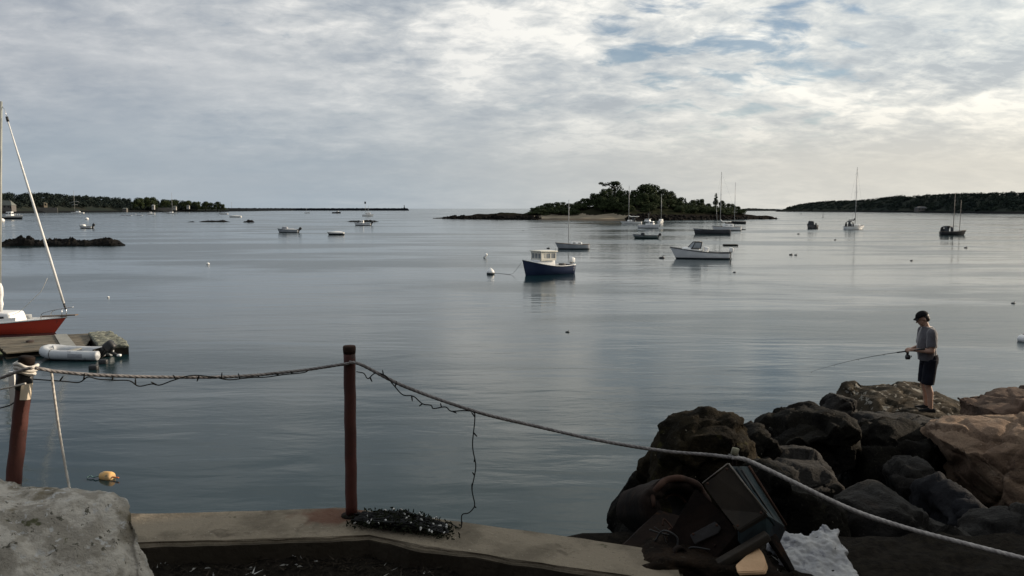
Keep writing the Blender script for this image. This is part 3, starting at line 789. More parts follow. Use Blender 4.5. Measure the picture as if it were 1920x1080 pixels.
# ------------------------------------------------------------------ boulders
def build_rocks():
    # big granite block at lower left, its top sloping towards the camera
    pts = [P(-160, 888, 3.72), P(-20, 896, 3.7), P(62, 905, 3.66), P(140, 913, 3.62), P(205, 922, 3.58), P(243, 936, 3.52), P(262, 962, 3.45), P(272, 990, 3.36), P(300, 1040, 3.2), P(345, 1110, 2.98),
           P(-160, 1160, 2.25), P(60, 1180, 2.25), P(240, 1180, 2.5), P(-160, 1010, 2.95), P(120, 1020, 2.95)]
    bm = bmesh.new()
    for p in pts:
        bm.verts.new(p); bm.verts.new((p.x * 1.01, p.y + (0.1 if p.y > 3.3 else 0), 3.9))
    bmesh.ops.convex_hull(bm, input=bm.verts[:])
    bmesh.ops.delete(bm, geom=[v for v in bm.verts if not v.link_faces], context='VERTS')
    bm.verts.index_update()
    g = G().add([v.co for v in bm.verts], [[v.index for v in f.verts] for f in bm.faces]); bm.free()
    me = remeshed(g, 'boulder', 0.014, 0)
    cuts = [(Vector((0.66, -0.42, 0.62)).normalized(), P(262, 975, 3.40)), (Vector((0.30, -0.35, 0.88)).normalized(), P(215, 930, 3.48)), (Vector((-0.3, -0.80, 0.30)).normalized(), P(35, 1050, 2.72))]
    def fn(c, n):
        for nv, p0 in cuts:
            e = nv.dot(c - p0)
            if e > 0: c = c - nv * e * 0.94
        a = 0.030 * fbm(c * 2.1 + Vector((9, 2, 4)), 5) + 0.013 * fbm(c * 6, 4) + 0.007 * fbm(c * 30, 4)
        # a crack and a broken step across the face
        w = (c.x + 1.55) * 0.45 + (c.y - 2.95) * 0.9 + 0.10 * fbm(c * 3 + Vector((4, 4, 4)), 3)
        a -= 0.022 * math.exp(-(w / 0.020) ** 2) * sstep(-2.3, -1.9, c.x) * (1 - sstep(-1.35, -1.25, c.x))
        w2 = c.x + 1.66 + 0.22 * (c.y - 3.3) + 0.06 * fbm(c * 4, 3)
        a -= 0.022 * sstep(-0.02, 0.02, w2) * sstep(3.02, 3.2, c.y)
        return c + n * a
    displace(me, fn)
    base = Vector((-1.9, 3.0, 3.9))
    me.transform(Matrix.Translation(-base)); me.update()
    tag(link('boulder', me, M_GRANITE, None, base), 'big grey granite boulder with lichen patches at the lower left', 'rock')

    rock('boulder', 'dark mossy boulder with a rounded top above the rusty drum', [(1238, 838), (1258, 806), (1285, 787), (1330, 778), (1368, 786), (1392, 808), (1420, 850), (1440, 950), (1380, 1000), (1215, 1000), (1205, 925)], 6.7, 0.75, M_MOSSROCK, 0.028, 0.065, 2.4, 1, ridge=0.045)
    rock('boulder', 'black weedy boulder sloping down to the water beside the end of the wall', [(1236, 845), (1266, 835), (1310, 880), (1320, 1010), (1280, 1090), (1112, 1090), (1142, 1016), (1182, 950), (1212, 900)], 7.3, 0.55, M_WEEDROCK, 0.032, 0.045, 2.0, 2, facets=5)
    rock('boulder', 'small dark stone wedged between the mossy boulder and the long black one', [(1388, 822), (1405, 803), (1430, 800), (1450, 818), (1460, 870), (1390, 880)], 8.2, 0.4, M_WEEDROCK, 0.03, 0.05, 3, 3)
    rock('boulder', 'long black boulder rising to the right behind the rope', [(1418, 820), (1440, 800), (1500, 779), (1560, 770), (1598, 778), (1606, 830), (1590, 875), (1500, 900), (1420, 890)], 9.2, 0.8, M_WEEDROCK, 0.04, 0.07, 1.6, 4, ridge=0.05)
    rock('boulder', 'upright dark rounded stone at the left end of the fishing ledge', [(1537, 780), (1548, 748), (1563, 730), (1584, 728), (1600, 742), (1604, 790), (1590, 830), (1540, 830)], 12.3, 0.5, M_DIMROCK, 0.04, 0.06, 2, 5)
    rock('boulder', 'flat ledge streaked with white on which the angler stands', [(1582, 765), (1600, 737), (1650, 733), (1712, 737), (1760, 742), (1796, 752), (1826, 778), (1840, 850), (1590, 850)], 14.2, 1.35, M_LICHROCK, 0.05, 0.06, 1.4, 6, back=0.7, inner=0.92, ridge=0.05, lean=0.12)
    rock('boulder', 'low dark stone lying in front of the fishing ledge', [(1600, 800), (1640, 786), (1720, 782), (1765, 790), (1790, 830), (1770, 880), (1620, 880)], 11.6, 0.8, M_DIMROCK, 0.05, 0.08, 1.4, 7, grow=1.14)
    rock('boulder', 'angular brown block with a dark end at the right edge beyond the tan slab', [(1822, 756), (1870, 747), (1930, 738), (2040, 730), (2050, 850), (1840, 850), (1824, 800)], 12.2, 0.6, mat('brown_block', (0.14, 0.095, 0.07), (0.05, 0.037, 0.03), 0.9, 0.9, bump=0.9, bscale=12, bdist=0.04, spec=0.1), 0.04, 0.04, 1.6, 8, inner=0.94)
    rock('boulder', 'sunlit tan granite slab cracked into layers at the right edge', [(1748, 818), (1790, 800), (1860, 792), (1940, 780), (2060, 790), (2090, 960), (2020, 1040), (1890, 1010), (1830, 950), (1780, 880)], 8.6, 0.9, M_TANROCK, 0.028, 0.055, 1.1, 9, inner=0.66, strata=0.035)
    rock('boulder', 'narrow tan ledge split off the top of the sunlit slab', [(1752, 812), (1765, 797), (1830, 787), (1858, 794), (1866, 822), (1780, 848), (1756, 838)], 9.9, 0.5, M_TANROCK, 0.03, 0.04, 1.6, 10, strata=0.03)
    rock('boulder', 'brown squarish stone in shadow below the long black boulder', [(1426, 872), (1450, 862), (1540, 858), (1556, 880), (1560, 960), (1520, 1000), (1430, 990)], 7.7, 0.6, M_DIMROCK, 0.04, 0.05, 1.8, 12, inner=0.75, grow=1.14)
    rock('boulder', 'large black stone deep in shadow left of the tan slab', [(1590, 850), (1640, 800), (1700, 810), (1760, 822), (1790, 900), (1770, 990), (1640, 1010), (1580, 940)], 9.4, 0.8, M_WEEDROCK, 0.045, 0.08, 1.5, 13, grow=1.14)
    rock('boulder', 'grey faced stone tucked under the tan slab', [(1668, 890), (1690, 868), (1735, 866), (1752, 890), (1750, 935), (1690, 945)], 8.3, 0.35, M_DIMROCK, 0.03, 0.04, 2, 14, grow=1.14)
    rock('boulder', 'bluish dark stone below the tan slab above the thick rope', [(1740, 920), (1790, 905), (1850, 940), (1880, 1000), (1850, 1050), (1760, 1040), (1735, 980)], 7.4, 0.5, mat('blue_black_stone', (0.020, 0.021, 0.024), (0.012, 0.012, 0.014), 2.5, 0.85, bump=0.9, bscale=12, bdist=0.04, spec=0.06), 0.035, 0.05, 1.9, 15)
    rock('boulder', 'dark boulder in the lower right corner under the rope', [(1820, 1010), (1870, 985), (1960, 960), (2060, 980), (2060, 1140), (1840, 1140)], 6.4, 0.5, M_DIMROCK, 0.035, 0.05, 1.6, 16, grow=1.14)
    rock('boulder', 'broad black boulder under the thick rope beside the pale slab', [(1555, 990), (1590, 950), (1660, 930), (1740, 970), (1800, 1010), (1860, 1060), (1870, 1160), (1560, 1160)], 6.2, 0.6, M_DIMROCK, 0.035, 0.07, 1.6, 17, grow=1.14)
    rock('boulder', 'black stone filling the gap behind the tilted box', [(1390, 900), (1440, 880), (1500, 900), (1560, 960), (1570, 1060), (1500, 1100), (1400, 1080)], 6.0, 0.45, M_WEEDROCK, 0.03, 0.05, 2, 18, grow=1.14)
    # pale jagged slab
    pts2 = [(1450, 1003), (1470, 995), (1488, 1002), (1500, 1000), (1512, 1008), (1530, 996), (1545, 984), (1556, 992), (1572, 990), (1574, 1010), (1588, 1030), (1583, 1042), (1596, 1060), (1640, 1130), (1500, 1130), (1478, 1065), (1464, 1040), (1447, 1020)]
    f = [P(x, y, 4.42 - (y - 985) * 0.0034) for x, y in pts2]
    n = len(f); c = sum(f, Vector()) / n
    dn = Vector((0.02, 0.10, -0.07))
    g = G(); 
    g.add([c] + f + [p + dn for p in f] + [c + dn], [(0, 1 + i, 1 + (i + 1) % n) for i in range(n)] + [(1 + i, 1 + n + i, 1 + n + (i + 1) % n, 1 + (i + 1) % n) for i in range(n)] + [(2 * n + 1, 1 + n + (i + 1) % n, 1 + n + i) for i in range(n)])
    bm = bmesh.new(); me0 = g.mesh('t'); bm.from_mesh(me0); bmesh.ops.recalc_face_normals(bm, faces=bm.faces[:]); bm.to_mesh(me0); bm.free()
    g2 = G().add([v.co for v in me0.vertices], [tuple(p.vertices) for p in me0.polygons])
    me = remeshed(g2, 'rock_slab', 0.008, 1)
    displace(me, lambda c_, n_: c_ + n_ * (0.026 * fbm(c_ * 8, 4) + 0.012 * fbm(c_ * 28, 4)))
    me.transform(Matrix.Translation(-c)); me.update()
    tag(link('rock_slab', me, M_PALESLAB, None, c), 'jagged pale grey slab lying beside the tilted rusty box', 'rock')
build_rocks()

# ------------------------------------------------------------------ scrap iron on the end of the wall
def plate(name, pix, th, material, root, o, bow=0.0):
    """a metal plate with corners at the surveyed places and a real thickness"""
    f = [P(*p) - o for p in pix]
    n = len(f); nn = (f[1] - f[0]).cross(f[2] - f[0]).normalized()
    if nn.y > 0: nn = -nn
    bk = [p - nn * th for p in f]
    g = G().add(f + bk, [tuple(range(n)), tuple(range(2 * n - 1, n - 1, -1))] + [(i, n + i, n + (i + 1) % n, (i + 1) % n) for i in range(n)], False)
    me = g.mesh(name); bm = bmesh.new(); bm.from_mesh(me); bmesh.ops.recalc_face_normals(bm, faces=bm.faces[:])
    bmesh.ops.bevel(bm, geom=bm.edges[:], offset=min(0.004, th * 0.3), segments=2, affect='EDGES'); bm.to_mesh(me); bm.free()
    return link(name, me, material, root)
def bar(name, a, b, r, material, root, o, flat=None):
    A = P(*a) - o; B = P(*b) - o
    return G().tube([A, B], r, 6 if flat is None else 4).build(name, material, root)
def build_scrap():
    o = W(1370, 1062, 4.14)
    root = empty('machine_housing', o, 0, 'tilted rusty box shaped machine housing with a square brown lid', 'scrap metal')
    plate('lid', [(1317, 907, 4.12), (1341, 892, 4.10), (1365, 870, 4.10), (1436, 963, 3.99), (1383, 995, 3.98), (1352, 955, 4.06)], 0.03, M_RUSTPLATE, root, o)
    bar('lid_edge', (1366, 869, 4.095), (1438, 962, 3.985), 0.0045, M_BRIGHTEDGE, root, o)
    bar('lid_edge', (1317, 906, 4.115), (1365, 869, 4.095), 0.0035, M_BRIGHTEDGE, root, o)
    plate('side_panel', [(1370, 874, 4.12), (1402, 874, 4.30), (1472, 988, 4.22), (1440, 968, 4.02)], 0.012, M_BLUEPAINT, root, o)
    plate('side_panel', [(1402, 876, 4.31), (1412, 884, 4.33), (1476, 992, 4.24), (1470, 1000, 4.22)], 0.02, M_RUST, root, o)
    bar('rail', (1380, 878, 4.13), (1452, 985, 4.06), 0.006, M_BLUEPAINT, root, o)
    bar('rail', (1390, 880, 4.18), (1462, 992, 4.1), 0.006, M_DARK, root, o)
    bar('rail', (1404, 874, 4.3), (1474, 985, 4.2), 0.008, M_RUSTRIM, root, o)
    plate('front_panel', [(1305, 915, 4.16), (1352, 957, 4.08), (1384, 998, 4.0), (1395, 1032, 4.02), (1320, 1074, 4.04), (1262, 1050, 4.14), (1255, 1000, 4.2)], 0.05, M_RUST, root, o)
    plate('cover_plate', [(1293, 1003, 4.10), (1340, 978, 4.06), (1352, 990, 4.04), (1347, 1000, 4.04), (1302, 1021, 4.08)], 0.014, mat('grey_iron_plate', (0.050, 0.048, 0.050), (0.036, 0.035, 0.036), 6, 0.6, bump=0.3), root, o)
    plate('torn_sheet', [(1386, 996, 3.99), (1436, 968, 4.0), (1450, 985, 4.03), (1440, 1012, 4.0), (1400, 1030, 3.98), (1386, 1018, 3.98)], 0.02, M_BLUEPAINT, root, o)
    plate('torn_sheet', [(1436, 966, 4.05), (1474, 992, 4.12), (1462, 1020, 4.1), (1440, 1012, 4.04)], 0.02, mat('dark_blue_sheet', (0.012, 0.018, 0.026), (0.01, 0.012, 0.016), 6, 0.7), root, o)
    # bottom beam
    A, B = P(1318, 1076, 3.93) - o, P(1440, 1004, 3.98) - o
    d = (B - A); yaw = math.atan2(d.y, d.x); pit = -math.atan2(d.z, math.hypot(d.x, d.y))
    G().rbox((A + B) / 2, (d.length, 0.05, 0.045), 0.006, 2, (0, pit, yaw)).build('beam', M_RUSTPLATE, root)
    # bracket with a hole
    gq = G()
    hub = P(1272, 1035, 4.06) - o
    gq.lathe([(0.036, 0), (0.036, 0.05), (0.022, 0.05), (0.022, 0.01)], 16, Matrix.Translation(hub) @ Euler((R(75), R(20), 0)).to_matrix().to_4x4())
    gq.build('hub', M_RUST, root)
    plate('leg', [(1440, 1006, 4.05), (1456, 1000, 4.08), (1492, 1068, 4.02), (1484, 1072, 4.0)], 0.03, M_RUST, root, o)
    rnd = random.Random(8)
    bolt = G().lathe([(0.0075, 0), (0.0075, 0.008), (0.005, 0.010)], 6).mesh('bolt'); bolt.materials.append(M_RUSTRIM)
    for (x, y, Y) in ((1327, 907, 4.09), (1363, 880, 4.075), (1427, 962, 3.975), (1383, 986, 3.965), (1300, 1002, 4.075), (1344, 985, 4.04)):
        b = link('bolt', bolt, None, root, P(x, y, Y) - o); b.rotation_euler = (R(60), 0, R(-20))
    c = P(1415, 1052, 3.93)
    t = plate('sunlit_patch', [(1382, 1066, 3.90), (1402, 1048, 3.94), (1424, 1031, 3.97), (1433, 1042, 3.95), (1441, 1066, 3.89), (1436, 1078, 3.86), (1386, 1080, 3.86)], 0.022, M_SUNPATCH, None, c)  # plate painted as a patch of sunlight on concrete
    t.location = c; tag(t, 'flat plate coloured as a sunlit patch of concrete under the tilted box', 'light patch')
    # rusted open drum
    c = P(1262, 952, 4.62)
    drum = empty('drum', c, 0, 'rusted broken drum with a torn round opening facing the camera', 'scrap metal')
    M = Euler((R(66), R(14), R(8))).to_matrix().to_4x4()
    g = G(); n = 40; vs = []; fs = []
    rnd = random.Random(4)
    prof = [(0.185, -0.42), (0.20, -0.2), (0.192, 0.0), (0.196, 0.10), (0.150, 0.115), (0.118, 0.10), (0.112, 0.0), (0.16, -0.2), (0.16, -0.38)]
    for i, (r, z) in enumerate(prof):
        for k in range(n):
            q = 2 * math.pi * k / n
            w = 1 + 0.10 * fbm(Vector((math.cos(q) * 1.6, math.sin(q) * 1.6, z * 3)), 4)
            jag = 0.03 * fbm(Vector((math.cos(q) * 4, math.sin(q) * 4, 3)), 3) if 3 <= i <= 5 else 0
            vs.append((r * w * math.cos(q) * 1.08, r * w * math.sin(q) * 0.86, z + jag))
    for i in range(len(prof) - 1):
        for k in range(n):
            fs.append((i * n + k, i * n + (k + 1) % n, (i + 1) * n + (k + 1) % n, (i + 1) * n + k))
    g.add(vs, fs, True, M).build('shell', M_RUST, drum)
    g = G(); ring = []
    for k in range(29):
        q = math.pi * (0.05 + 1.05 * k / 28)
        ring.append(M @ Vector((0.165 * math.cos(q) * 1.08, 0.165 * math.sin(q) * 0.9 + 0.012, 0.115 + 0.012 * math.sin(k))))
    g.tube(ring, [0.010 + 0.012 * math.sin(math.pi * k / 28) for k in range(29)], 8).build('rim', M_RUSTRIM, drum)
    g = G(); ring = []
    for k in range(15):
        q = math.pi * (0.2 + 0.6 * k / 14)
        ring.append(M @ Vector((0.085 * math.cos(q) - 0.0, 0.085 * math.sin(q) - 0.01, 0.02)))
    g.tube(ring, 0.010, 6).build('hoop', M_RUSTRIM, drum)
    rock('rubble_mound', 'dark rusty heap of rubble under the scrap iron at the end of the wall', [(1172, 1092), (1190, 1068), (1228, 1050), (1290, 1047), (1360, 1057), (1410, 1068), (1470, 1078), (1520, 1150), (1180, 1150)], 3.93, 0.04, mat('rusty_soil', (0.030, 0.021, 0.015), (0.014, 0.011, 0.009), 9, 0.95, bump=1.0, bscale=40, bdist=0.02, spec=0.05, spots=[((0.055, 0.048, 0.038), 30, 0.62, 0.06)]), 0.014, 0.018, 6, 41, back=0.34, inner=0.9, cat='rubble', facets=0)
    # torn rusty sheets on the wall end
    s = W(1190, 1040, 4.2)
    rs = empty('scrap_sheet', s, 0, 'rusty torn sheet of iron leaning on the end of the sea wall', 'scrap metal')
    plate('sheet', [(1142, 1056, 4.16), (1198, 1000, 4.40), (1240, 960, 4.46), (1330, 985, 4.36), (1330, 1080, 4.10), (1240, 1100, 4.0)], 0.02, M_RUST, rs, s)
    bar('folded_edge', (1158, 1030, 4.34), (1200, 996, 4.42), 0.006, M_RUSTRIM, rs, s)
    bar('folded_edge', (1142, 1055, 4.15), (1204, 1002, 4.38), 0.008, M_BRIGHTEDGE, rs, s)
build_scrap()
def wire_tangle():
    rnd = random.Random(17)
    c = P(1235, 1010, 4.18)
    root = empty('wire_tangle', c, 0, 'tangle of bent rusty wire and rod around the torn sheet', 'scrap metal')
    for k in range(9):
        p = Vector((rnd.uniform(-0.18, 0.22), rnd.uniform(-0.10, 0.08), rnd.uniform(-0.10, 0.06)))
        pts = [p]
        for i in range(4):
            p = p + Vector((rnd.uniform(-0.02, 0.10), rnd.uniform(-0.05, 0.04), rnd.uniform(-0.07, 0.07)))
            pts.append(p)
        G().tube(catmull(pts, 5), rnd.uniform(0.0025, 0.006), 5).build('rod', M_RUSTRIM if k % 3 == 0 else M_DARK, root)
wire_tangle()

# ------------------------------------------------------------------ boathouse to the right of the view, whose shade falls on the wall
def build_boathouse():
    x0, x1, y0, y1, z0, ze, zr = 12.5, 19.0, 0.5, 9.9, 2.6, 10.0, 11.4
    root = empty('boathouse', (x0, (y0 + y1) / 2, z0), 0, 'grey shingled boathouse with a gabled roof standing on the shore at right', 'boathouse')
    o = Vector((x0, (y0 + y1) / 2, z0))
    def sub(v): return Vector(v) - o
    xm = (x0 + x1) / 2
    g = G()
    vs = [(x0, y0, z0), (x1, y0, z0), (x1, y1, z0), (x0, y1, z0), (x0, y0, ze), (x1, y0, ze), (x1, y1, ze), (x0, y1, ze), (xm, y0, zr), (xm, y1, zr)]
    g.add([sub(v) for v in vs], [(0, 1, 5, 8, 4), (1, 2, 6, 5), (2, 3, 7, 9, 6), (3, 0, 4, 7)], False)
    g.build('wall', M_SHINGLE, root)
    g = G()
    for s, xa in ((1, x0 - 0.35), (-1, x1 + 0.35)):
        a = ze - 0.35 * (zr - ze) / (xm - x0)
        vs = [(xa, y0 - 0.3, a + 0.03), (xm, y0 - 0.3, zr + 0.05), (xm, y1 + 0.3, zr + 0.05), (xa, y1 + 0.3, a + 0.03)]
        vs += [(x, y, z + 0.10) for x, y, z in vs]
        g.add([sub(v) for v in vs], [(0, 1, 2, 3), (7, 6, 5, 4), (0, 4, 5, 1), (1, 5, 6, 2), (2, 6, 7, 3), (3, 7, 4, 0)], False)
    g.build('roof', M_HOUSEROOF, root)
    for yy in (2.6, 6.6):
        fr = G().box(sub((x0 - 0.03, yy, 6.1)), (0.08, 1.0, 1.3)).build('window', M_HOUSEWALL, root)
        G().box(sub((x0 - 0.075, yy, 6.1)), (0.02, 0.8, 1.1)).build('pane', M_GLASS, fr)
    G().box(sub((x0 - 0.03, 4.6, 4.6)), (0.08, 1.1, 2.2)).build('door', M_DARKWOOD, root)
build_boathouse()
def build_house_behind():  # unseen house, added to cut the sky light on near rocks and scrap
    root = empty('shading_house', (-1.0, -4.0, 3.9), 0, 'unseen dark shingled house added behind the camera to dim the near surfaces', 'house')
    w, d, h = 34.0, 9.0, 8.5
    G().prism([(-w / 2, -d), (w / 2, -d), (w / 2, 0), (-w / 2, 0)], 0, h).build('wall', mat('dark_shingle', (0.060, 0.055, 0.050), (0.042, 0.039, 0.036), 1.2, 0.9, bump=0.4, bscale=9), root)
    e = 0.6
    G().add([(-w / 2 - e, -d - e, h + 0.01), (w / 2 + e, -d - e, h + 0.01), (w / 2 + e, e, h + 0.01), (-w / 2 - e, e, h + 0.01), (-w / 2 + 3, -d / 2, h + 3.4), (w / 2 - 3, -d / 2, h + 3.4)], [(0, 1, 5, 4), (1, 2, 5), (2, 3, 4, 5), (3, 0, 4), (3, 2, 1, 0)], False).build('roof', mat('dark_roof', (0.05, 0.05, 0.052), (0.04, 0.04, 0.042), 0.5, 0.9), root)
    for i in range(8):
        for z in (1.7, 5.4):
            if z < 2 and i == 4: continue
            x = -14 + i * 4
            f = G().box((x, 0.02, z), (1.4, 0.14, 1.7)).build('window', M_HOUSEWALL, root)
            G().box((x, 0.08, z), (1.2, 0.06, 1.5)).build('pane', M_GLASS, f)
    G().box((2, 0.03, 1.1), (1.1, 0.12, 2.2)).build('door', M_DARKWOOD, root)
build_house_behind()

# ------------------------------------------------------------------ boats
def hull_pts(L, B, fb, fs, draft=0.3, tr=0.8, rake=0.4, dip=0.0, n=18, dbl=False, pmax=0.42, full=2.3):
    st = []
    for i in range(n + 1):
        t = i / n
        if t < pmax: f = tr + (1 - tr) * math.sin(t / pmax * math.pi / 2)
        else: f = max(0.0, 1 - ((t - pmax) / (1 - pmax)) ** full)
        b = B / 2 * max(f, 0.012)
        s = fs + (fb - fs) * t ** 2 - dip * math.sin(math.pi * t)
        fl = 0.92 - 0.38 * t ** 3
        kz = -draft * (1 - t ** 6)
        ring = []
        for (yy, zz) in ((b, s), (b * (fl + 1) / 2, s * 0.5), (b * fl * 0.94, 0.03), (b * 0.55 * fl, kz * 0.7), (0.0, kz)):
            x = -L / 2 + (L - rake) * t + rake * max(0, zz) / fb * t ** 4 - (0.12 * tr * (zz - 0) if False else 0)
            ring.append((x, yy, zz))
        st.append(ring)
    return st
def hull_build(root, st, m_hull, m_deck, m_rail, deck_drop=0.06, rail_r=0.03, deck_from=0.0, cockpit=None, stripe=None):
    g = G(); vs = []; fs = []; k = 9
    for ring in st:
        vs += ring + [(x, -y, z) for x, y, z in reversed(ring[:-1])]
    for i in range(len(st) - 1):
        for j in range(k - 1):
            fs.append((i * k + j, (i + 1) * k + j, (i + 1) * k + j + 1, i * k + j + 1))
    fs.append(tuple(range(k)))
    h = g.add(vs, fs).build('hull', m_hull, root)
    n = len(st)
    g = G(); vs = []; fs = []
    for i, ring in enumerate(st):
        x, y, z = ring[0]
        dz = deck_drop
        if cockpit and cockpit[0] <= i / (n - 1) <= cockpit[1]: dz = cockpit[2]
        vs += [(x, y * 0.985, z - 0.005), (x, y * 0.93, z - dz), (x, 0, z - dz + 0.02), (x, -y * 0.93, z - dz), (x, -y * 0.985, z - 0.005)]
    for i in range(n - 1):
        for j in range(4):
            fs.append((i * 5 + j, i * 5 + j + 1, (i + 1) * 5 + j + 1, (i + 1) * 5 + j))
    g.add(vs, fs, False).build('deck', m_deck, root)
    if m_rail:
        g = G()
        sh = [Vector(r[0]) for r in st]
        for s in (1, -1): g.tube([(p.x, (p.y + 0.004) * s, p.z) for p in sh], rail_r, 6)
        p = sh[0]; g.tube([(p.x, p.y, p.z), (p.x, -p.y, p.z)], rail_r, 6)
        g.build('rub_rail', m_rail, root)
    return h
def outboard(root, x, z, y=0.0, s=1.0, cowl=None, tilt=0.0):
    M = Matrix.Translation((x, y, z)) @ Euler((0, tilt, 0)).to_matrix().to_4x4()
    g = G().rbox((-0.16 * s, 0, 0.36 * s), (0.46 * s, 0.34 * s, 0.44 * s), 0.10 * s, 3, (0, -0.12, 0), 0.86)
    g.v = [tuple(M @ Vector(v)) for v in g.v]
    o = g.build('outboard', cowl or M_WHITE, root)
    g = G().rbox((-0.14 * s, 0, -0.12 * s), (0.20 * s, 0.14 * s, 0.62 * s), 0.03, 2, (0, 0.05, 0)).rbox((-0.05 * s, 0, 0.0), (0.16 * s, 0.24 * s, 0.30 * s), 0.03).box((-0.2 * s, 0, -0.42 * s), (0.34 * s, 0.05, 0.06))
    g.v = [tuple(M @ Vector(v)) for v in g.v]
    g.build('lower_leg', M_DARK, o)
    return o
def mast(root, x, z0, z1, r, material=M_ALU, boom=None, stays=(), spread=0.0, lean=0.0, boat_b=1.0, sailcover=None):
    g = G().tube([(x, 0, z0), (x + lean * 0.5, 0, (z0 + z1) / 2), (x + lean, 0, z1)], [r, r * 0.95, r * 0.7], 8)
    m = g.build('mast', material, root)
    if spread:
        zs = lerp(z0, z1, 0.58)
        G().tube([(x + lean * .58, -spread, zs), (x + lean * .58, spread, zs)], r * 0.4, 6).build('spreader', material, m)
    if boom:
        b = G().tube([(x, 0, boom[0]), (x - boom[1], 0, boom[0] + 0.1)], r * 0.7, 8).build('boom', material, root)
        if sailcover:
            pts = [(x - 0.05 - (boom[1] - 0.2) * i / 10, 0.02 * math.sin(i * 2), boom[0] + 0.13 + 0.05 * math.sin(i * 1.7) + (0.45 * max(0, 1 - i / 1.5))) for i in range(11)]
            G().tube(pts, [0.12 + 0.07 * (1 - i / 10) + 0.012 * math.sin(i * 2.3) for i in range(11)], 8).build('sail_cover', sailcover, b)
    for s in stays:
        G().tube([(x + lean, 0, z1 - 0.1), s], max(0.008, r * 0.10), 4).build('stay', M_CANVAS, root)
    return m

def boat_at(name, label, cat, px, py, heading, group=None):
    return empty(name, W(px, py), R(heading), label, cat, group)

def blue_boat():
    root = boat_at('lobster_boat', 'small navy blue boat with a cream wheelhouse and white outboard', 'boat', 1025, 514, 180 + 34)
    st = hull_pts(5.45, 2.05, 1.42, 0.84, 0.3, 0.82, 0.35, 0.16, 22, full=2.6)
    hull_build(root, st, M_NAVY, mat('grey_sole', (0.30, 0.30, 0.29), (0.22, 0.22, 0.21), 2, 0.8), M_WHITE, 0.05, 0.04, cockpit=(0.0, 0.42, 0.42))
    # raised white foredeck and coaming, wheelhouse on it
    G().rbox((0.40, 0, 1.02), (1.85, 1.36, 0.62), 0.08, 3, (0, -0.045, 0), 0.95).build('coaming', M_WHITE, root)
    cab = G()
    x0, x1, hw, z0, z1 = -0.45, 1.15, 0.74, 1.30, 2.06
    # posts, sills and headers leave real openings for the windows
    for y in (-hw, hw):
        for x in (x0, lerp(x0, x1, 0.36), lerp(x0, x1, 0.70), x1): cab.box((x, y, (z0 + z1) / 2), (0.10, 0.07, z1 - z0))
        cab.box(((x0 + x1) / 2, y, z0 + 0.10), (x1 - x0 + 0.1, 0.066, 0.2)); cab.box(((x0 + x1) / 2, y, z1 - 0.06), (x1 - x0 + 0.1, 0.066, 0.12))
    for y in (-hw, -hw / 3, hw / 3, hw): cab.box((x1 + 0.002, y, (z0 + z1) / 2), (0.074, 0.10, z1 - z0 - 0.004))
    cab.box((x1 + 0.004, 0, z0 + 0.10), (0.066, 2 * hw, 0.2)); cab.box((x1 + 0.004, 0, z1 - 0.06), (0.066, 2 * hw, 0.12))
    w = cab.build('wheelhouse', M_CREAM, root)
    for y in (-hw * 2 / 3, 0, hw * 2 / 3): G().box((x1 + 0.005, y, (z0 + z1) / 2 + 0.04), (0.02, hw * 2 / 3 - 0.10, z1 - z0 - 0.32)).build('window', M_PALEGLASS, w)
    for y in (-hw, hw):
        for a, b in ((0, 0.36), (0.36, 0.70), (0.70, 1)):
            G().box((lerp(x0, x1, (a + b) / 2), y, (z0 + z1) / 2 + 0.04), ((b - a) * (x1 - x0) - 0.10, 0.02, z1 - z0 - 0.32)).build('window', M_PALEGLASS if a < 0.7 else M_CREAM, w)
    G().rbox((0.33, 0, 2.13), (2.0, 1.72, 0.11), 0.045, 3, (0, -0.02, 0)).build('roof', M_CREAM, root)
    G().tube([(-0.45, 0.7, 2.15), (-0.45, 0.7, 2.40)], 0.015, 6).build('antenna', M_DARK, root)
    G().rbox((-1.55, 0.3, 0.72), (0.5, 0.5, 0.5), 0.05).build('engine_box', M_DARK, root)
    outboard(root, -2.8, 0.78, 0, 1.15, M_WHITE)
    # mooring line
    a = root.matrix_basis @ Vector((2.8, 0, 1.2)); b = W(925, 512)
    pts = [a.lerp(b, i / 10) + Vector((0, 0, -0.9 * math.sin(math.pi * i / 10) * (1 if i < 10 else 0))) for i in range(11)]
    pts = [Vector((p.x, p.y, max(p.z, 0.01))) for p in pts]
    tag(G().tube(pts, 0.012, 5).build('mooring_line', M_DARK), 'mooring line from the navy boat to the white mooring ball', 'rope')
blue_boat()

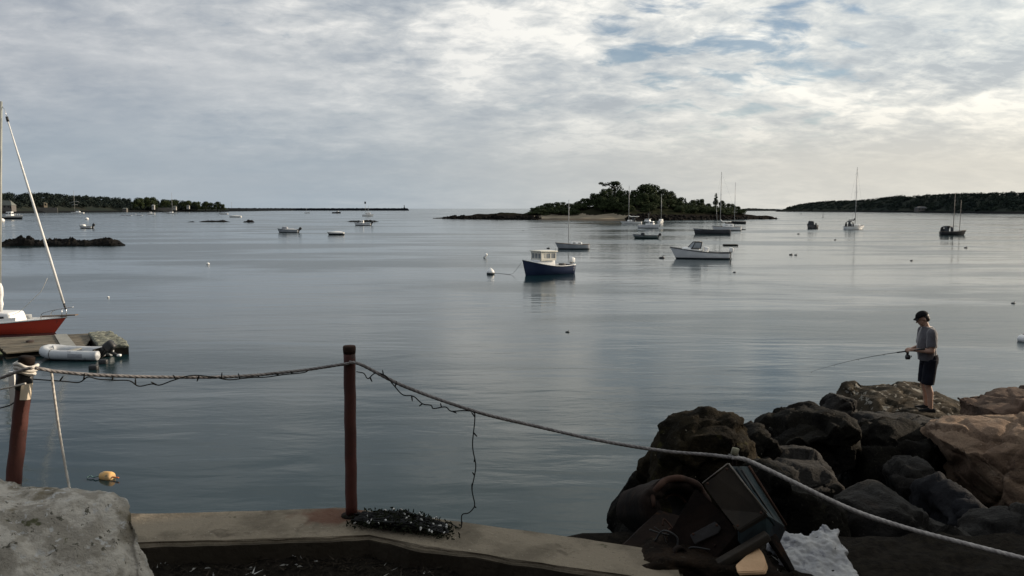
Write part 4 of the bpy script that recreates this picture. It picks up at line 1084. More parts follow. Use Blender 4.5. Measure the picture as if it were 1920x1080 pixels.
def motor_boat():
    root = boat_at('motor_boat', 'white cuddy motor boat with dark windscreen frame and white outboard', 'boat', 1311, 485, 180 - 7)
    st = hull_pts(7.0, 2.3, 1.36, 0.74, 0.35, 0.86, 0.75, 0.03, 22)
    hull_build(root, st, M_WHITEHULL, M_WHITE, M_CANVAS, 0.04, 0.055, cockpit=(0.0, 0.44, 0.45))
    G().rbox((1.0, 0, 1.16), (2.3, 1.5, 0.36), 0.14, 3, (0, -0.06, 0), 0.78).build('cuddy', M_WHITE, root)
    # raked windscreen: frame and panes
    g = G()
    b = [(1.45, 0.0), (0.95, 0.72), (-0.05, 0.80)]
    tp = [(0.75, 0.0), (0.55, 0.55), (-0.25, 0.66)]
    z0, z1 = 1.26, 2.02
    for s in (1, -1):
        for (p, q) in zip(b, tp): g.tube([(p[0], p[1] * s, z0), (q[0], q[1] * s, z1)], 0.055, 6)
        g.tube([(p[0], p[1] * s, z0) for p in b], 0.06, 6); g.tube([(p[0], p[1] * s, z1) for p in tp], 0.06, 6)
    fr = g.build('windscreen_frame', M_DARK, root)
    for s in (1, -1):
        for i in (0, 1):
            q = G().add([(b[i][0], b[i][1] * s, z0), (b[i + 1][0], b[i + 1][1] * s, z0), (tp[i + 1][0], tp[i + 1][1] * s, z1), (tp[i][0], tp[i][1] * s, z1)], [(0, 1, 2, 3)], False)
            q.build('pane', M_PALEGLASS, fr)
    g = G().add([(0.75, 0.0, 2.03), (0.5, 0.55, 2.02), (0.1, 0.62, 1.96), (0.0, 0, 2.04), (0.1, -0.62, 1.96), (0.5, -0.55, 2.02)], [(0, 1, 2, 3), (0, 3, 4, 5)], False)
    g.build('canopy', M_CANVAS, root)
    for s in (1, -1): G().rbox((-0.75, 0.5 * s, 1.05), (0.55, 0.5, 0.75), 0.12, 3, (0, -0.15, 0)).build('seat', M_WHITE, root)
    g = G()
    pts = [(3.2 - 0.45 * i, 0.10 + 0.30 * i - 0.02 * i * i, 1.78 - 0.05 * i) for i in range(5)]
    outboard(root, -3.45, 0.64, 0, 1.3, M_WHITE, -0.1)
    for s in (1, -1): G().box((-3.58, 0.55 * s, 0.10), (0.36, 0.5, 0.05)).build('trim_tab', M_DARK, root)
motor_boat()

def red_sloop():
    Y = 38.5
    bow = P(125, 597, Y)
    L = 8.6
    root = empty('sailing_yacht', (bow.x - L / 2, Y, 0), R(0), 'red hulled sailing yacht with white deck and furled white headsail by the float', 'yacht')
    st = hull_pts(L, 2.4, 0.76, 0.48, 0.35, 0.55, 0.6, 0.06, 24, full=2.0)
    hull_build(root, st, M_RED, M_WHITE, M_WHITE, 0.03, 0.035, cockpit=(0.02, 0.30, 0.45))
    hb = L / 2
    # white toe strake over the red, and the cabin trunk
    g = G()
    for s in (1, -1):
        vs = []
        for r in st[4:20]:
            x, y, z = r[0]; vs += [(x, (y - 0.03) * s, z - 0.01), (x, (y - 0.06) * s, z + 0.20)]
        g.add(vs, [(2 * i, 2 * i + 1, 2 * i + 3, 2 * i + 2) for i in range(len(vs) // 2 - 1)], False)
    g.build('bulwark', M_WHITE, root)
    xm = P(1, 400, Y).x - root.location.x            # mast station
    x1 = P(40, 598, Y).x - root.location.x
    g = G().rbox((x1 - 2.1, 0, 0.70), (4.2, 1.40, 0.70), 0.13, 4, (0, 0.01, 0), 0.90)
    tr = g.build('cabin_trunk', M_WHITE, root)
    G().rbox((P(17, 603, Y).x - root.location.x, -0.68, 0.80), (0.36, 0.06, 0.15), 0.025, 2).build('portlight', M_GLASS, tr)
    G().rbox((xm - 1.2, -0.68, 0.80), (0.50, 0.06, 0.15), 0.025, 2).build('portlight', M_GLASS, tr)
    # dark bowsprit plank and bow pulpit
    G().box((hb - 0.35, 0, 0.83), (1.7, 0.30, 0.05), (0, -0.045, 0)).build('bowsprit', M_WOODRAIL, root)
    g = G()
    for s in (1, -1):
        pts = [(hb - 1.0, 0.42 * s, 0.74), (hb - 0.95, 0.42 * s, 0.96), (hb - 0.6, 0.36 * s, 1.10), (hb - 0.1, 0.20 * s, 1.20), (hb + 0.34, 0.0, 1.25)]
        g.tube(catmull(pts, 6), 0.020, 6)
        g.tube([(hb - 0.12, 0.18 * s, 0.76), (hb - 0.10, 0.2 * s, 1.20)], 0.018, 6)
    g.build('pulpit', M_STEEL, root)
    ztop = P(2, 190, Y).z
    xm = P(-2, 585, Y).x - root.location.x
    m = mast(root, xm, 0.98, ztop, 0.085, lean=P(2, 190, Y).x - root.location.x - xm, material= mat('weathered_mast', (0.30, 0.31, 0.28), (0.24, 0.25, 0.23), 2, 0.5), boom=(1.85, 3.6), spread=0.0, sailcover=M_SAIL)
    # furled main bundled against the mast
    def loc(px, py): 
        p = P(px, py, Y); return Vector((p.x - root.location.x, 0, p.z))
    pts = [loc(0, 583), loc(1, 570), loc(0, 562), loc(0.5, 552), loc(0, 540), loc(-2, 528)]
    G().tube(pts, [0.10, 0.13, 0.115, 0.14, 0.13, 0.07], 10).build('furled_mainsail', M_SAIL, root)
    # headsail rolled on the forestay
    a, b = loc(123, 580), loc(9, 205)
    c, d = a.lerp(b, 0.03), loc(15, 228)
    G().tube([c, c.lerp(d, 0.25), c.lerp(d, 0.5), c.lerp(d, 0.75), d], [0.055, 0.065, 0.058, 0.048, 0.030], 10).build('furled_headsail', M_SAIL, root)
    G().tube([a, c], 0.05, 10).build('furling_drum', M_DARK, root)
    G().tube([d, d.lerp(b, 0.4)], 0.06, 8).build('halyard_swivel', M_DARK, root)
    G().tube([d, b, loc(4, 200)], 0.014, 5).build('forestay', M_STEEL, root)
    pts = [loc(35, 588), loc(48, 582), loc(62, 570), loc(76, 556), loc(89, 543), loc(100, 520)]
    G().tube(catmull([p + Vector((0, -0.5, 0)) for p in pts], 5), 0.012, 5).build('sheet_line', M_WHITEROPE, root)
    G().ball((loc(2, 634).x, -1.38, 0.52), (0.16, 0.16, 0.20), 12, 8).build('fender', mat('red_fender', (0.62, 0.10, 0.06), (0.5, 0.08, 0.05), 4, 0.5), root)
red_sloop()

def float_dock():
    zd = 0.25
    A = [W(-330, 664, zd), W(10, 662, zd), W(96, 655, zd), W(183, 650, zd)]     # camera-side edge
    # main float with boards running lengthways
    fl, fr = W(10, 662, zd), W(160, 650, zd); bl, br = W(-14, 634.5, zd), W(176, 625, zd)
    root = empty('dock_float', W(80, 645, zd - 0.4), 0, 'weathered grey board dock float moored alongside the red yacht', 'dock')
    o = root.location.copy()
    rnd = random.Random(2)
    n = 15
    for k in range(n):
        a0, a1 = (k + 0.03) / n, (k + 0.97) / n
        h = rnd.uniform(0, 0.012)
        vs = [fl.lerp(bl, a0), fr.lerp(br, a0), fr.lerp(br, a1), fl.lerp(bl, a1)]
        vs = [v - o + Vector((rnd.uniform(-.04, .04), 0, h)) for v in vs]
        vs = vs + [v - Vector((0, 0, 0.05)) for v in vs]
        G().add(vs, [(0, 1, 2, 3), (7, 6, 5, 4), (0, 4, 5, 1), (1, 5, 6, 2), (2, 6, 7, 3), (3, 7, 4, 0)], False).build('board', M_DECK, root)
    g = G(); q = [fl, fr, br, bl]; poly = [(p.x - o.x, p.y - o.y) for p in q]
    g.prism(poly, -0.1, zd - 0.055); g.build('hull_frame', M_DARKWOOD, root)
    # left neighbour
    r2 = empty('dock_float', W(-120, 650, 0.02), 0, 'mossy dock float at the left edge, across a gap from the board float', 'dock')
    o2 = r2.location.copy()
    q = [W(-420, 676, zd), W(5, 664, zd), W(-22, 636, zd), W(-420, 642, zd)]
    G().prism([(p.x - o2.x, p.y - o2.y) for p in q], -0.1, zd - 0.06).build('hull_frame', M_DARKWOOD, r2)
    n = 10
    for k in range(n):
        a0, a1 = (k + 0.03) / n, (k + 0.97) / n
        vs = [q[0].lerp(q[3], a0), q[1].lerp(q[2], a0), q[1].lerp(q[2], a1), q[0].lerp(q[3], a1)]
        vs = [Vector((v.x - o2.x, v.y - o2.y, zd - 0.01)) for v in vs]
        vs = vs + [v - Vector((0, 0, 0.05)) for v in vs]
        G().add(vs, [(0, 1, 2, 3), (7, 6, 5, 4), (0, 4, 5, 1), (1, 5, 6, 2), (2, 6, 7, 3), (3, 7, 4, 0)], False).build('board', mat('mossy_board', (0.11, 0.13, 0.06), (0.07, 0.075, 0.045), 2, 0.9), r2)
    # pale ramp board bridging the floats
    q = [W(118, 654, zd + 0.05), W(146, 652, zd + 0.05), W(125, 626, zd + 0.05), W(102, 627, zd + 0.05)]
    c = sum(q, Vector()) / 4
    vs = [p - c for p in q]; vs = vs + [v - Vector((0, 0, 0.04)) for v in vs]
    tag(G().add(vs, [(0, 1, 2, 3), (7, 6, 5, 4), (0, 4, 5, 1), (1, 5, 6, 2), (2, 6, 7, 3), (3, 7, 4, 0)], False).build('ramp_board', M_DECKPALE, None, c), 'pale flat ramp board laid across the dock float', 'ramp')
    # end float with lichened lumpy top
    zt = 0.37
    r3 = empty('dock_float', W(205, 640, 0), 0, 'end float with a crumbling lichen covered top and dark side', 'dock')
    o3 = r3.location.copy()
    q = [W(184, 649, zt), W(200, 648.5, zt), W(241, 648, zt), W(237, 641, zt), W(208, 622, zt), W(166, 624, zt)]
    poly = [(p.x - o3.x, p.y - o3.y) for p in q]
    G().prism(poly, -0.15, zt - 0.06).build('side_frame', M_DARKWOOD, r3)
    cx = sum(p[0] for p in poly) / 6; cy = sum(p[1] for p in poly) / 6
    top = [(cx + (x - cx) * 1.03, cy + (y - cy) * 1.03) for x, y in poly]
    me = remeshed(G().prism(top, zt - 0.10, zt + 0.01), 'top_slab', 0.045, 1)
    for v in me.vertices:
        v.co.z += (0.05 * fbm(Vector((v.co.x, v.co.y, 0)) * 3.5, 4) + 0.02) * (1 if v.co.z > zt - 0.04 else 0.2)
        v.co.x += 0.03 * fbm(v.co * 4, 2); v.co.y += 0.03 * fbm(v.co * 4 + Vector((5, 5, 5)), 2)
    link('top_slab', me, M_FLOATSTONE, r3)
    # a float guide pile
    b = W(58, 674, -0.5); b.z = -0.62
    tag(G().tube([(0, 0, 0), (0, 0, 0.95)], 0.16, 12).build('dock_pile', mat('tarred_pile', (0.05, 0.03, 0.022), (0.03, 0.02, 0.016), 3, 0.9), None, b), 'short brown stub pile at the near edge of the board float', 'pile')
float_dock()

def dinghy():
    c = W(139.5, 671.5, 0)
    root = empty('inflatable_dinghy', c, R(180 - 4), 'grey white inflatable dinghy with tilted outboard tied at the float', 'dinghy')
    L, B, r = 2.72, 1.36, 0.192
    def tube_side(s):
        return [(-L / 2, s * (B / 2 - r), 0.20), (-L / 2 + 0.25, s * (B / 2 - r), 0.205), (-0.2, s * (B / 2 - r), 0.21), (0.55, s * (B / 2 - r) * 0.98, 0.23), (0.95, s * 0.38, 0.29), (1.13, s * 0.16, 0.335)]
    path = catmull(tube_side(1), 6) + list(reversed(catmull(tube_side(-1), 6)))
    n = len(path)
    rs = []
    for i, p in enumerate(path):
        e = min(i, n - 1 - i)
        rs.append(r * min(1, 0.12 + e * 0.30))
    G().tube(path, rs, 16).build('tube', M_RUBBER, root)
    G().box((-0.1, 0, 0.10), (2.1, 0.95, 0.05)).build('floor', M_GREYPATCH, root)
    G().box((-1.1, 0, 0.24), (0.06, 0.95, 0.40)).build('transom', M_DARKWOOD, root)
    G().box((0.0, 0, 0.34), (0.22, 1.0, 0.04)).build('thwart', M_DECKPALE, root)
    g = G(); cnt = 8                                  # grey rub patch on the visible side
    vs = []
    for i in range(cnt + 1):
        x = lerp(-0.75, -0.15, i / cnt)
        for k in range(5):
            q = lerp(-0.35, 0.45, k / 4)
            vs.append((x, (B / 2 - r) + (r + 0.006) * math.cos(q), 0.205 + (r + 0.006) * math.sin(q)))
    g.add(vs, [(i * 5 + k, i * 5 + k + 1, (i + 1) * 5 + k + 1, (i + 1) * 5 + k) for i in range(cnt) for k in range(4)]).build('rub_patch', M_GREYPATCH, root)
    ring = [(0.62, (B / 2 - r) + (r + 0.008) * math.cos(q), 0.235 + (r + 0.008) * math.sin(q)) for q in [2 * math.pi * i / 20 for i in range(21)]]
    G().tube(ring, 0.010, 5).build('strap', M_DARK, root)
    ob = outboard(root, -1.15, 0.36, 0.0, 0.98, M_DARK, -0.75)
    G().rbox((-1.62, 0.0, 0.22), (0.52, 0.10, 0.12), 0.03, 2, (0, -0.45, 0)).build('gear_case', M_DARK, root)
    G().rbox((-1.88, 0.0, 0.14), (0.16, 0.16, 0.10), 0.04, 2).build('propeller_guard', M_WHITE, root)
    # black floats reflected below it
    for (x, y, lb) in ((176, 693, 'small black float below the dinghy, nearer the rope'), (194, 682, 'small black float just beyond the dinghy stern')):
        p = W(x, y)
        tag(G().rbox((0, 0, 0.06), (0.34, 0.22, 0.24), 0.06, 2).build('float', M_DARK, None, p), lb, 'float')
dinghy()

def skiff(name, label, px, py, heading, L, B, fb, fs, m_hull, m_in=M_WHITE, ob=None, console=False, cover=None, rail=M_DARK, group=None, hood=None, cabin=None):
    root = boat_at(name, label, 'boat', px, py, heading, group)
    st = hull_pts(L, B, fb, fs, 0.25, 0.85, 0.4, 0.04, 14)
    hull_build(root, st, m_hull, m_in, rail, 0.05 if cover else 0.25, 0.035)
    if cover:
        pts = [(-L * 0.40, 0, fs + 0.05), (-L * 0.1, 0, fs + 0.28), (L * 0.2, 0, fs + 0.25), (L * 0.42, 0, fb)]
        g = G(); vs = []
        for i in range(9):
            t = i / 8; x = lerp(-L * 0.46, L * 0.44, t); w = B / 2 * (0.9 if t < 0.5 else 0.9 * (1 - ((t - .5) * 2) ** 2.4) + 0.03)
            s0 = fs + (fb - fs) * t * t
            for k in range(5): 
                q = math.pi * k / 4; vs.append((x, w * math.cos(q), s0 + 0.30 * math.sin(q) * math.sin(math.pi * min(1, t + 0.15))))
        g.add(vs, [(i * 5 + k, i * 5 + k + 1, (i + 1) * 5 + k + 1, (i + 1) * 5 + k) for i in range(8) for k in range(4)]).build('cover', cover, root)
    if console:
        G().rbox((0.1, 0, fs + 0.35), (0.6, 0.7, 0.9), 0.08).build('console', M_WHITE, root)
    if hood:
        G().rbox((hood[0], 0, fs + hood[1] * 0.5), (hood[2], B * 0.7, hood[1]), 0.12, 3, (0, -0.1, 0), 0.75).build('hood', hood[3], root)
    if cabin:
        cb = G().rbox((cabin[0], 0, fs + cabin[1] * 0.5), (cabin[2], B * 0.62, cabin[1]), 0.10, 3, (0, -0.03, 0), 0.86).build('cabin', M_WHITE, root)
        for s in (1, -1):
            for k in (-0.25, 0.25): G().box((cabin[0] + k * cabin[2], s * B * 0.30, fs + cabin[1] * 0.66), (cabin[2] * 0.34, 0.05, cabin[1] * 0.28)).build('window', M_GLASS, cb)
        G().box((cabin[0] + cabin[2] * 0.475, 0, fs + cabin[1] * 0.66), (0.06, B * 0.44, cabin[1] * 0.28), (0, -0.12, 0)).build('window', M_GLASS, cb)
    if ob: outboard(root, -L / 2 - 0.02, fs - 0.05, 0, ob[0], ob[1], ob[2] if len(ob) > 2 else 0.0)
    return root

def sailboat(name, label, px, py, heading, L, B, fb, fs, m_hull, mx, mtop, cabin=None, boom=None, m_mast=M_ALU, cover=None, tender=None, mizzen=None, dodger=None, r=0.07, rail=M_WOODRAIL, tr=0.45, group=None, stays=True, lean=0.0, deck=M_WHITE, draft=0.4):
    root = boat_at(name, label, 'boat', px, py, heading, group)
    st = hull_pts(L, B, fb, fs, draft, tr, L * 0.09, 0.05, 16, full=2.0)
    hull_build(root, st, m_hull, deck, rail, 0.05, 0.04)
    if cabin:
        cb = G().rbox((cabin[0], 0, fs + cabin[2] * 0.45), (cabin[1], B * 0.55, cabin[2]), 0.1, 3, (0, -0.02, 0), 0.88).build('cabin_trunk', M_WHITE, root)
        for s in (1, -1):
            for k in (-0.25, 0.2): G().box((cabin[0] + k * cabin[1], s * B * 0.262, fs + cabin[2] * 0.55), (cabin[1] * 0.22, 0.05, 0.13)).build('portlight', M_GLASS, cb)
    sy = []
    if stays: sy = [(L / 2 - 0.05, 0, fb), (mx - 0.15, B * 0.45, fs + 0.1), (mx - 0.15, -B * 0.45, fs + 0.1), (-L / 2 + 0.1, 0, fs)]
    mast(root, mx, fs, mtop, r, m_mast, boom, sy, spread=B * 0.28 if mtop > 6 else 0, sailcover=cover, lean=lean)
    if mizzen: mast(root, mizzen[0], fs, mizzen[1], r * 0.8, m_mast, (mizzen[2], 1.6), (), 0.0, sailcover=cover)
    if dodger:
        g = G(); vs = []
        x0, x1, h, w = dodger
        for i in range(7):
            t = i / 6; x = lerp(x0, x1, t); hh = h * (0.78 + 0.22 * math.sin(math.pi * t))
            for k in range(9):
                q = math.pi * k / 8; vs.append((x, w * math.cos(q), fs + hh * min(1, 1.25 * math.sin(q))))
        g.add(vs, [(i * 9 + k, i * 9 + k + 1, (i + 1) * 9 + k + 1, (i + 1) * 9 + k) for i in (0, 1, 2, 4, 5) for k in (range(8) if i != 2 else (0, 3, 4, 7))]).build('bimini', M_CANVAS, root)
    return root

def fleet():
    sailboat('sailboat', 'small grey double ended sailboat with a thin bare mast beyond the navy boat', 1073, 467, 180, 5.1, 1.6, 0.95, 0.72, M_GREYHULL, 0.55, 7.3, cabin=(-0.6, 1.7, 0.36), r=0.05, tr=0.2, stays=False, m_mast=M_ALU)
    # grey boat's rudder and tiller
    skiff('skiff', 'grey green open skiff with dark engine and reflection left of the island cruiser', 1210, 447, 170, 5.0, 1.8, 0.85, 0.6, mat('grey_green_hull', (0.16, 0.19, 0.18), (0.12, 0.15, 0.14), 1, 0.5, low=((0.02, 0.03, 0.03), 0.22)), M_GREYPATCH, ob=(1.2, M_DARK, -0.5), hood=(0.5, 0.55, 0.9, M_CANVAS))
    sailboat('sailboat', 'white sailboat with boom and deck gear moored before the sandy beach', 1183, 419.5, 185, 8.6, 2.8, 1.1, 0.9, M_WHITE, 0.9, 15.0, cabin=(-0.2, 3.2, 0.6), boom=(2.7, 4.2), cover=M_SAIL, r=0.11, dodger=(-1.6, -0.4, 1.5, 0.9))
    r = skiff('cabin_cruiser', 'white cabin cruiser with a raised bridge moored off the island', 1217, 428, -28, 6.6, 2.5, 1.35, 1.0, M_WHITEHULL, M_WHITE, cabin=(0.3, 1.1, 2.6), rail=M_WHITE)
    G().rbox((-0.5, 0, 2.35), (1.8, 1.5, 0.6), 0.1, 2, (0, 0, 0), 0.85).build('flybridge', M_WHITE, r)
    G().box((-0.3, 0, 2.9), (1.5, 1.3, 0.06)).build('hardtop', M_WHITE, r)
    G().tube([(-0.3, 0.5, 2.9), (-0.3, 0.5, 4.6)], 0.03, 5).build('antenna', M_ALU, r)
    r = sailboat('sailboat', 'small white sailboat seen end on, right of the cabin cruiser', 1239, 418.5, 65, 6.4, 2.4, 1.1, 0.95, M_WHITE, 0.4, 11.6, cabin=(0.2, 2.6, 0.75), r=0.09)
    skiff('launch', 'long low dark grey launch moored left of the tall masts', 1334, 439, 183, 8.7, 2.0, 1.35, 1.0, mat('slate_hull', (0.045, 0.048, 0.056), (0.035, 0.037, 0.043), 1, 0.5), M_GREYPATCH, rail=M_DARK)
    r = sailboat('sailboat', 'white sloop with the taller of the two bare masts at the island tip', 1362, 432.5, 176, 7.8, 2.7, 1.25, 1.05, M_WHITEHULL, 1.7, 15.9, cabin=(-0.4, 2.9, 0.85), boom=(2.3, 3.0), cover=M_SAIL, r=0.085)
    sailboat('sailboat', 'black sailboat with a slim bare mast beyond the white sloop', 1377, 419.5, 180, 8.8, 2.3, 1.1, 0.9, M_BLACKHULL, 0.0, 16.3, r=0.10, tr=0.6, stays=False, deck=M_GREYPATCH)
    sailboat('sailing_dinghy', 'tiny sailing dinghy with a raked mast beside the dark launch', 1347, 430, 180, 3.4, 1.3, 0.5, 0.4, M_GREYHULL, 0.3, 7.2, r=0.05, stays=False, lean=0.5, draft=0.15)
    for (x0, x1, y, lb) in ((1357, 1382, 460.5, 'low dark raft floating beyond the white motor boat'), (1381, 1397, 431, 'short dark raft floating right of the white sloop')):
        p = W((x0 + x1) / 2, y); w = (x1 - x0) / F * p.y
        root = empty('raft', p, 0, lb, 'raft')
        G().rbox((0, 0, 0.08), (w, 1.4, 0.26), 0.04, 1).build('deck', M_DARKWOOD, root)
        for k in (-0.3, 0.3): G().tube([(w * k, -0.7, -0.02), (w * k, 0.7, -0.02)], 0.18, 8).build('pontoon', M_DARK, root)
    skiff('motor_boat', 'stubby brown grey motor boat seen from astern, left of the tall mast', 1521, 428, 95, 5.6, 2.2, 1.3, 1.0, mat('brown_grey_hull', (0.14, 0.13, 0.125), (0.10, 0.095, 0.09), 1, 0.6), M_GREYPATCH, ob=(1.2, M_DARK), hood=(0.2, 1.2, 1.6, M_CANVAS))
    sailboat('sailboat', 'white sailboat under the tallest mast with dark gear piled at its stern', 1602, 430.5, 18, 6.8, 2.5, 1.15, 0.95, M_WHITE, 0.15, 17.7, cabin=(0.4, 2.2, 0.6), r=0.095, dodger=(-2.6, -1.0, 1.55, 0.95), boom=(2.6, 2.4), cover=M_CANVAS)
    sailboat('ketch', 'black hulled ketch with two masts and a dark bimini at its stern', 1788, 441, 4, 5.9, 2.1, 1.15, 0.8, M_BLACKHULL, -0.15, 9.5, r=0.075, mizzen=(1.35, 7.9, 2.0), dodger=(-2.7, -0.6, 1.35, 0.85), tr=0.75, deck=M_GREYPATCH, boom=(2.0, 1.8), m_mast=mat('brown_mast', (0.20, 0.17, 0.14), (0.16, 0.135, 0.11), 3, 0.6))
    # left side
    r = skiff('fishing_boat', 'white and black fishing boat with a forward wheelhouse at the far left', 14, 411, 0, 17.5, 4.2, 2.2, 1.6, mat('two_tone_hull', (0.50, 0.50, 0.49), (0.42, 0.42, 0.41), 0.4, 0.5, low=((0.015, 0.016, 0.018), 1.05)), M_WHITE, cabin=(1.5, 2.6, 3.4), rail=M_WHITE)
    for k in range(5): G().tube([(3.2 + k * 1.1, -1.7 + 0.3 * k * 0.6, 1.8), (3.2 + k * 1.1, -1.7 + 0.3 * k * 0.6, 3.0)], 0.07, 5).build('rail_post', M_WHITE, r)
    skiff('motor_skiff', 'white skiff with black outboard under the lone white mooring ball at left', 161, 428, 172, 4.4, 1.7, 0.9, 0.65, M_WHITEHULL, M_WHITE, ob=(1.7, M_DARK, -0.3), hood=(0.9, 0.55, 1.4, M_SAIL))
    skiff('skiff', 'grey skiff with a folded top and dark raised outboard', 540, 436.5, 180, 5.2, 1.9, 1.05, 0.75, M_GREYHULL, M_WHITE, ob=(1.5, M_DARK, -0.5), cover=mat('grey_cover', (0.42, 0.43, 0.44), (0.32, 0.33, 0.34), 2, 0.8), hood=(0.7, 0.75, 1.5, M_GREYPATCH))
    skiff('rowing_boat', 'white covered boat with a black bottom right of the grey skiff', 629, 440.5, 178, 3.9, 1.5, 0.72, 0.55, mat('white_black_bottom', (0.66, 0.66, 0.65), (0.58, 0.58, 0.57), 1, 0.4, low=((0.012, 0.013, 0.015), 0.30)), M_WHITE, cover=M_SAIL, rail=M_WHITE)
    skiff('skiff', 'white skiff with black outboard in front of the thin rock ledge', 680, 423, 177, 6.0, 2.0, 1.2, 0.85, M_WHITEHULL, M_WHITE, ob=(1.7, M_DARK, -0.4), cabin=(0.3, 1.0, 1.5))
    sailboat('sailboat', 'pale little sailboat with a slanting spar beyond the thin rock ledge', 690, 405.5, 8, 9, 2.8, 1.5, 1.2, M_WHITE, -0.5, 8.5, cabin=(0, 4, 2.0), r=0.12, stays=False, lean=1.5)
    skiff('fishing_boat', 'small dark boat near the middle of the far breakwater', 631, 400, 0, 11, 3.0, 2.0, 1.5, M_BLACKHULL, M_GREYPATCH, cabin=(1.0, 1.6, 3.0))
    sailboat('sailboat', 'tiny white sailboat left of the small dark boat off the breakwater', 576, 400, 0, 7, 2.2, 1.2, 1.0, M_WHITE, -1.0, 7.5, r=0.12, stays=False)
    sailboat('schooner', 'white sailboat with crossed spars on its mast off the wooded shore', 145, 400.5, 180, 16, 4, 2.0, 1.6, M_WHITE, 3.0, 27, r=0.22, boom=(4, 6), stays=False, cabin=(-1, 5, 1.4), m_mast=mat('pale_spar', (0.28, 0.28, 0.26), (0.22, 0.22, 0.2), 1, 0.6))
    p = W(145, 400.5)
    r = [o for o in bpy.data.objects if o.name == 'schooner'][0]
    G().tube([(-3, 0, 13.5), (0.5, 0, 14.6), (3, 0, 14.2), (8.5, 0, 12.2)], 0.22, 6).build('yard', M_ALU, r)
    G().tube([(-1, 0, 10.2), (3, 0, 11), (6.5, 0, 10.0)], 0.2, 6).build('yard', M_ALU, r)
    sailboat('sailboat', 'white sailboat with a pale mast before the trees at the headland', 322, 401, 0, 12, 3.4, 1.5, 1.2, M_WHITE, 0.8, 24, r=0.2, stays=False, cabin=(-0.4, 4, 1.2))
    skiff('motor_boat', 'small white motor boat left of the pale masted sailboat', 283, 402.5, 200, 7.5, 2.6, 1.6, 1.2, M_WHITE, M_WHITE, cabin=(0.2, 1.5, 2.6), rail=M_WHITE)
    skiff('skiff', 'white skiff just off the last trees of the headland', 419, 402, 185, 9, 2.6, 1.5, 1.0, M_WHITE, M_GREYPATCH, rail=M_DARK)
    skiff('skiff', 'long white skiff right of the headland above the low rocks', 441, 407.5, 180, 8.3, 2.4, 1.2, 1.0, M_WHITE, M_WHITE, cover=M_SAIL, rail=M_WHITE)
    # lines of pale floats off the headland
    for i, (x, y) in enumerate(((232, 404.5), (242, 404.5), (251, 402), (262, 404.5))):
        p = W(x, y); tag(G().rbox((0, 0, 0.2), (4.5, 1.6, 0.7), 0.15, 1).build('pontoon', M_GREYPATCH, None, p), 'low grey pontoon in the row off the wooded shore', 'pontoon', 'pontoons off the wooded shore')
fleet()

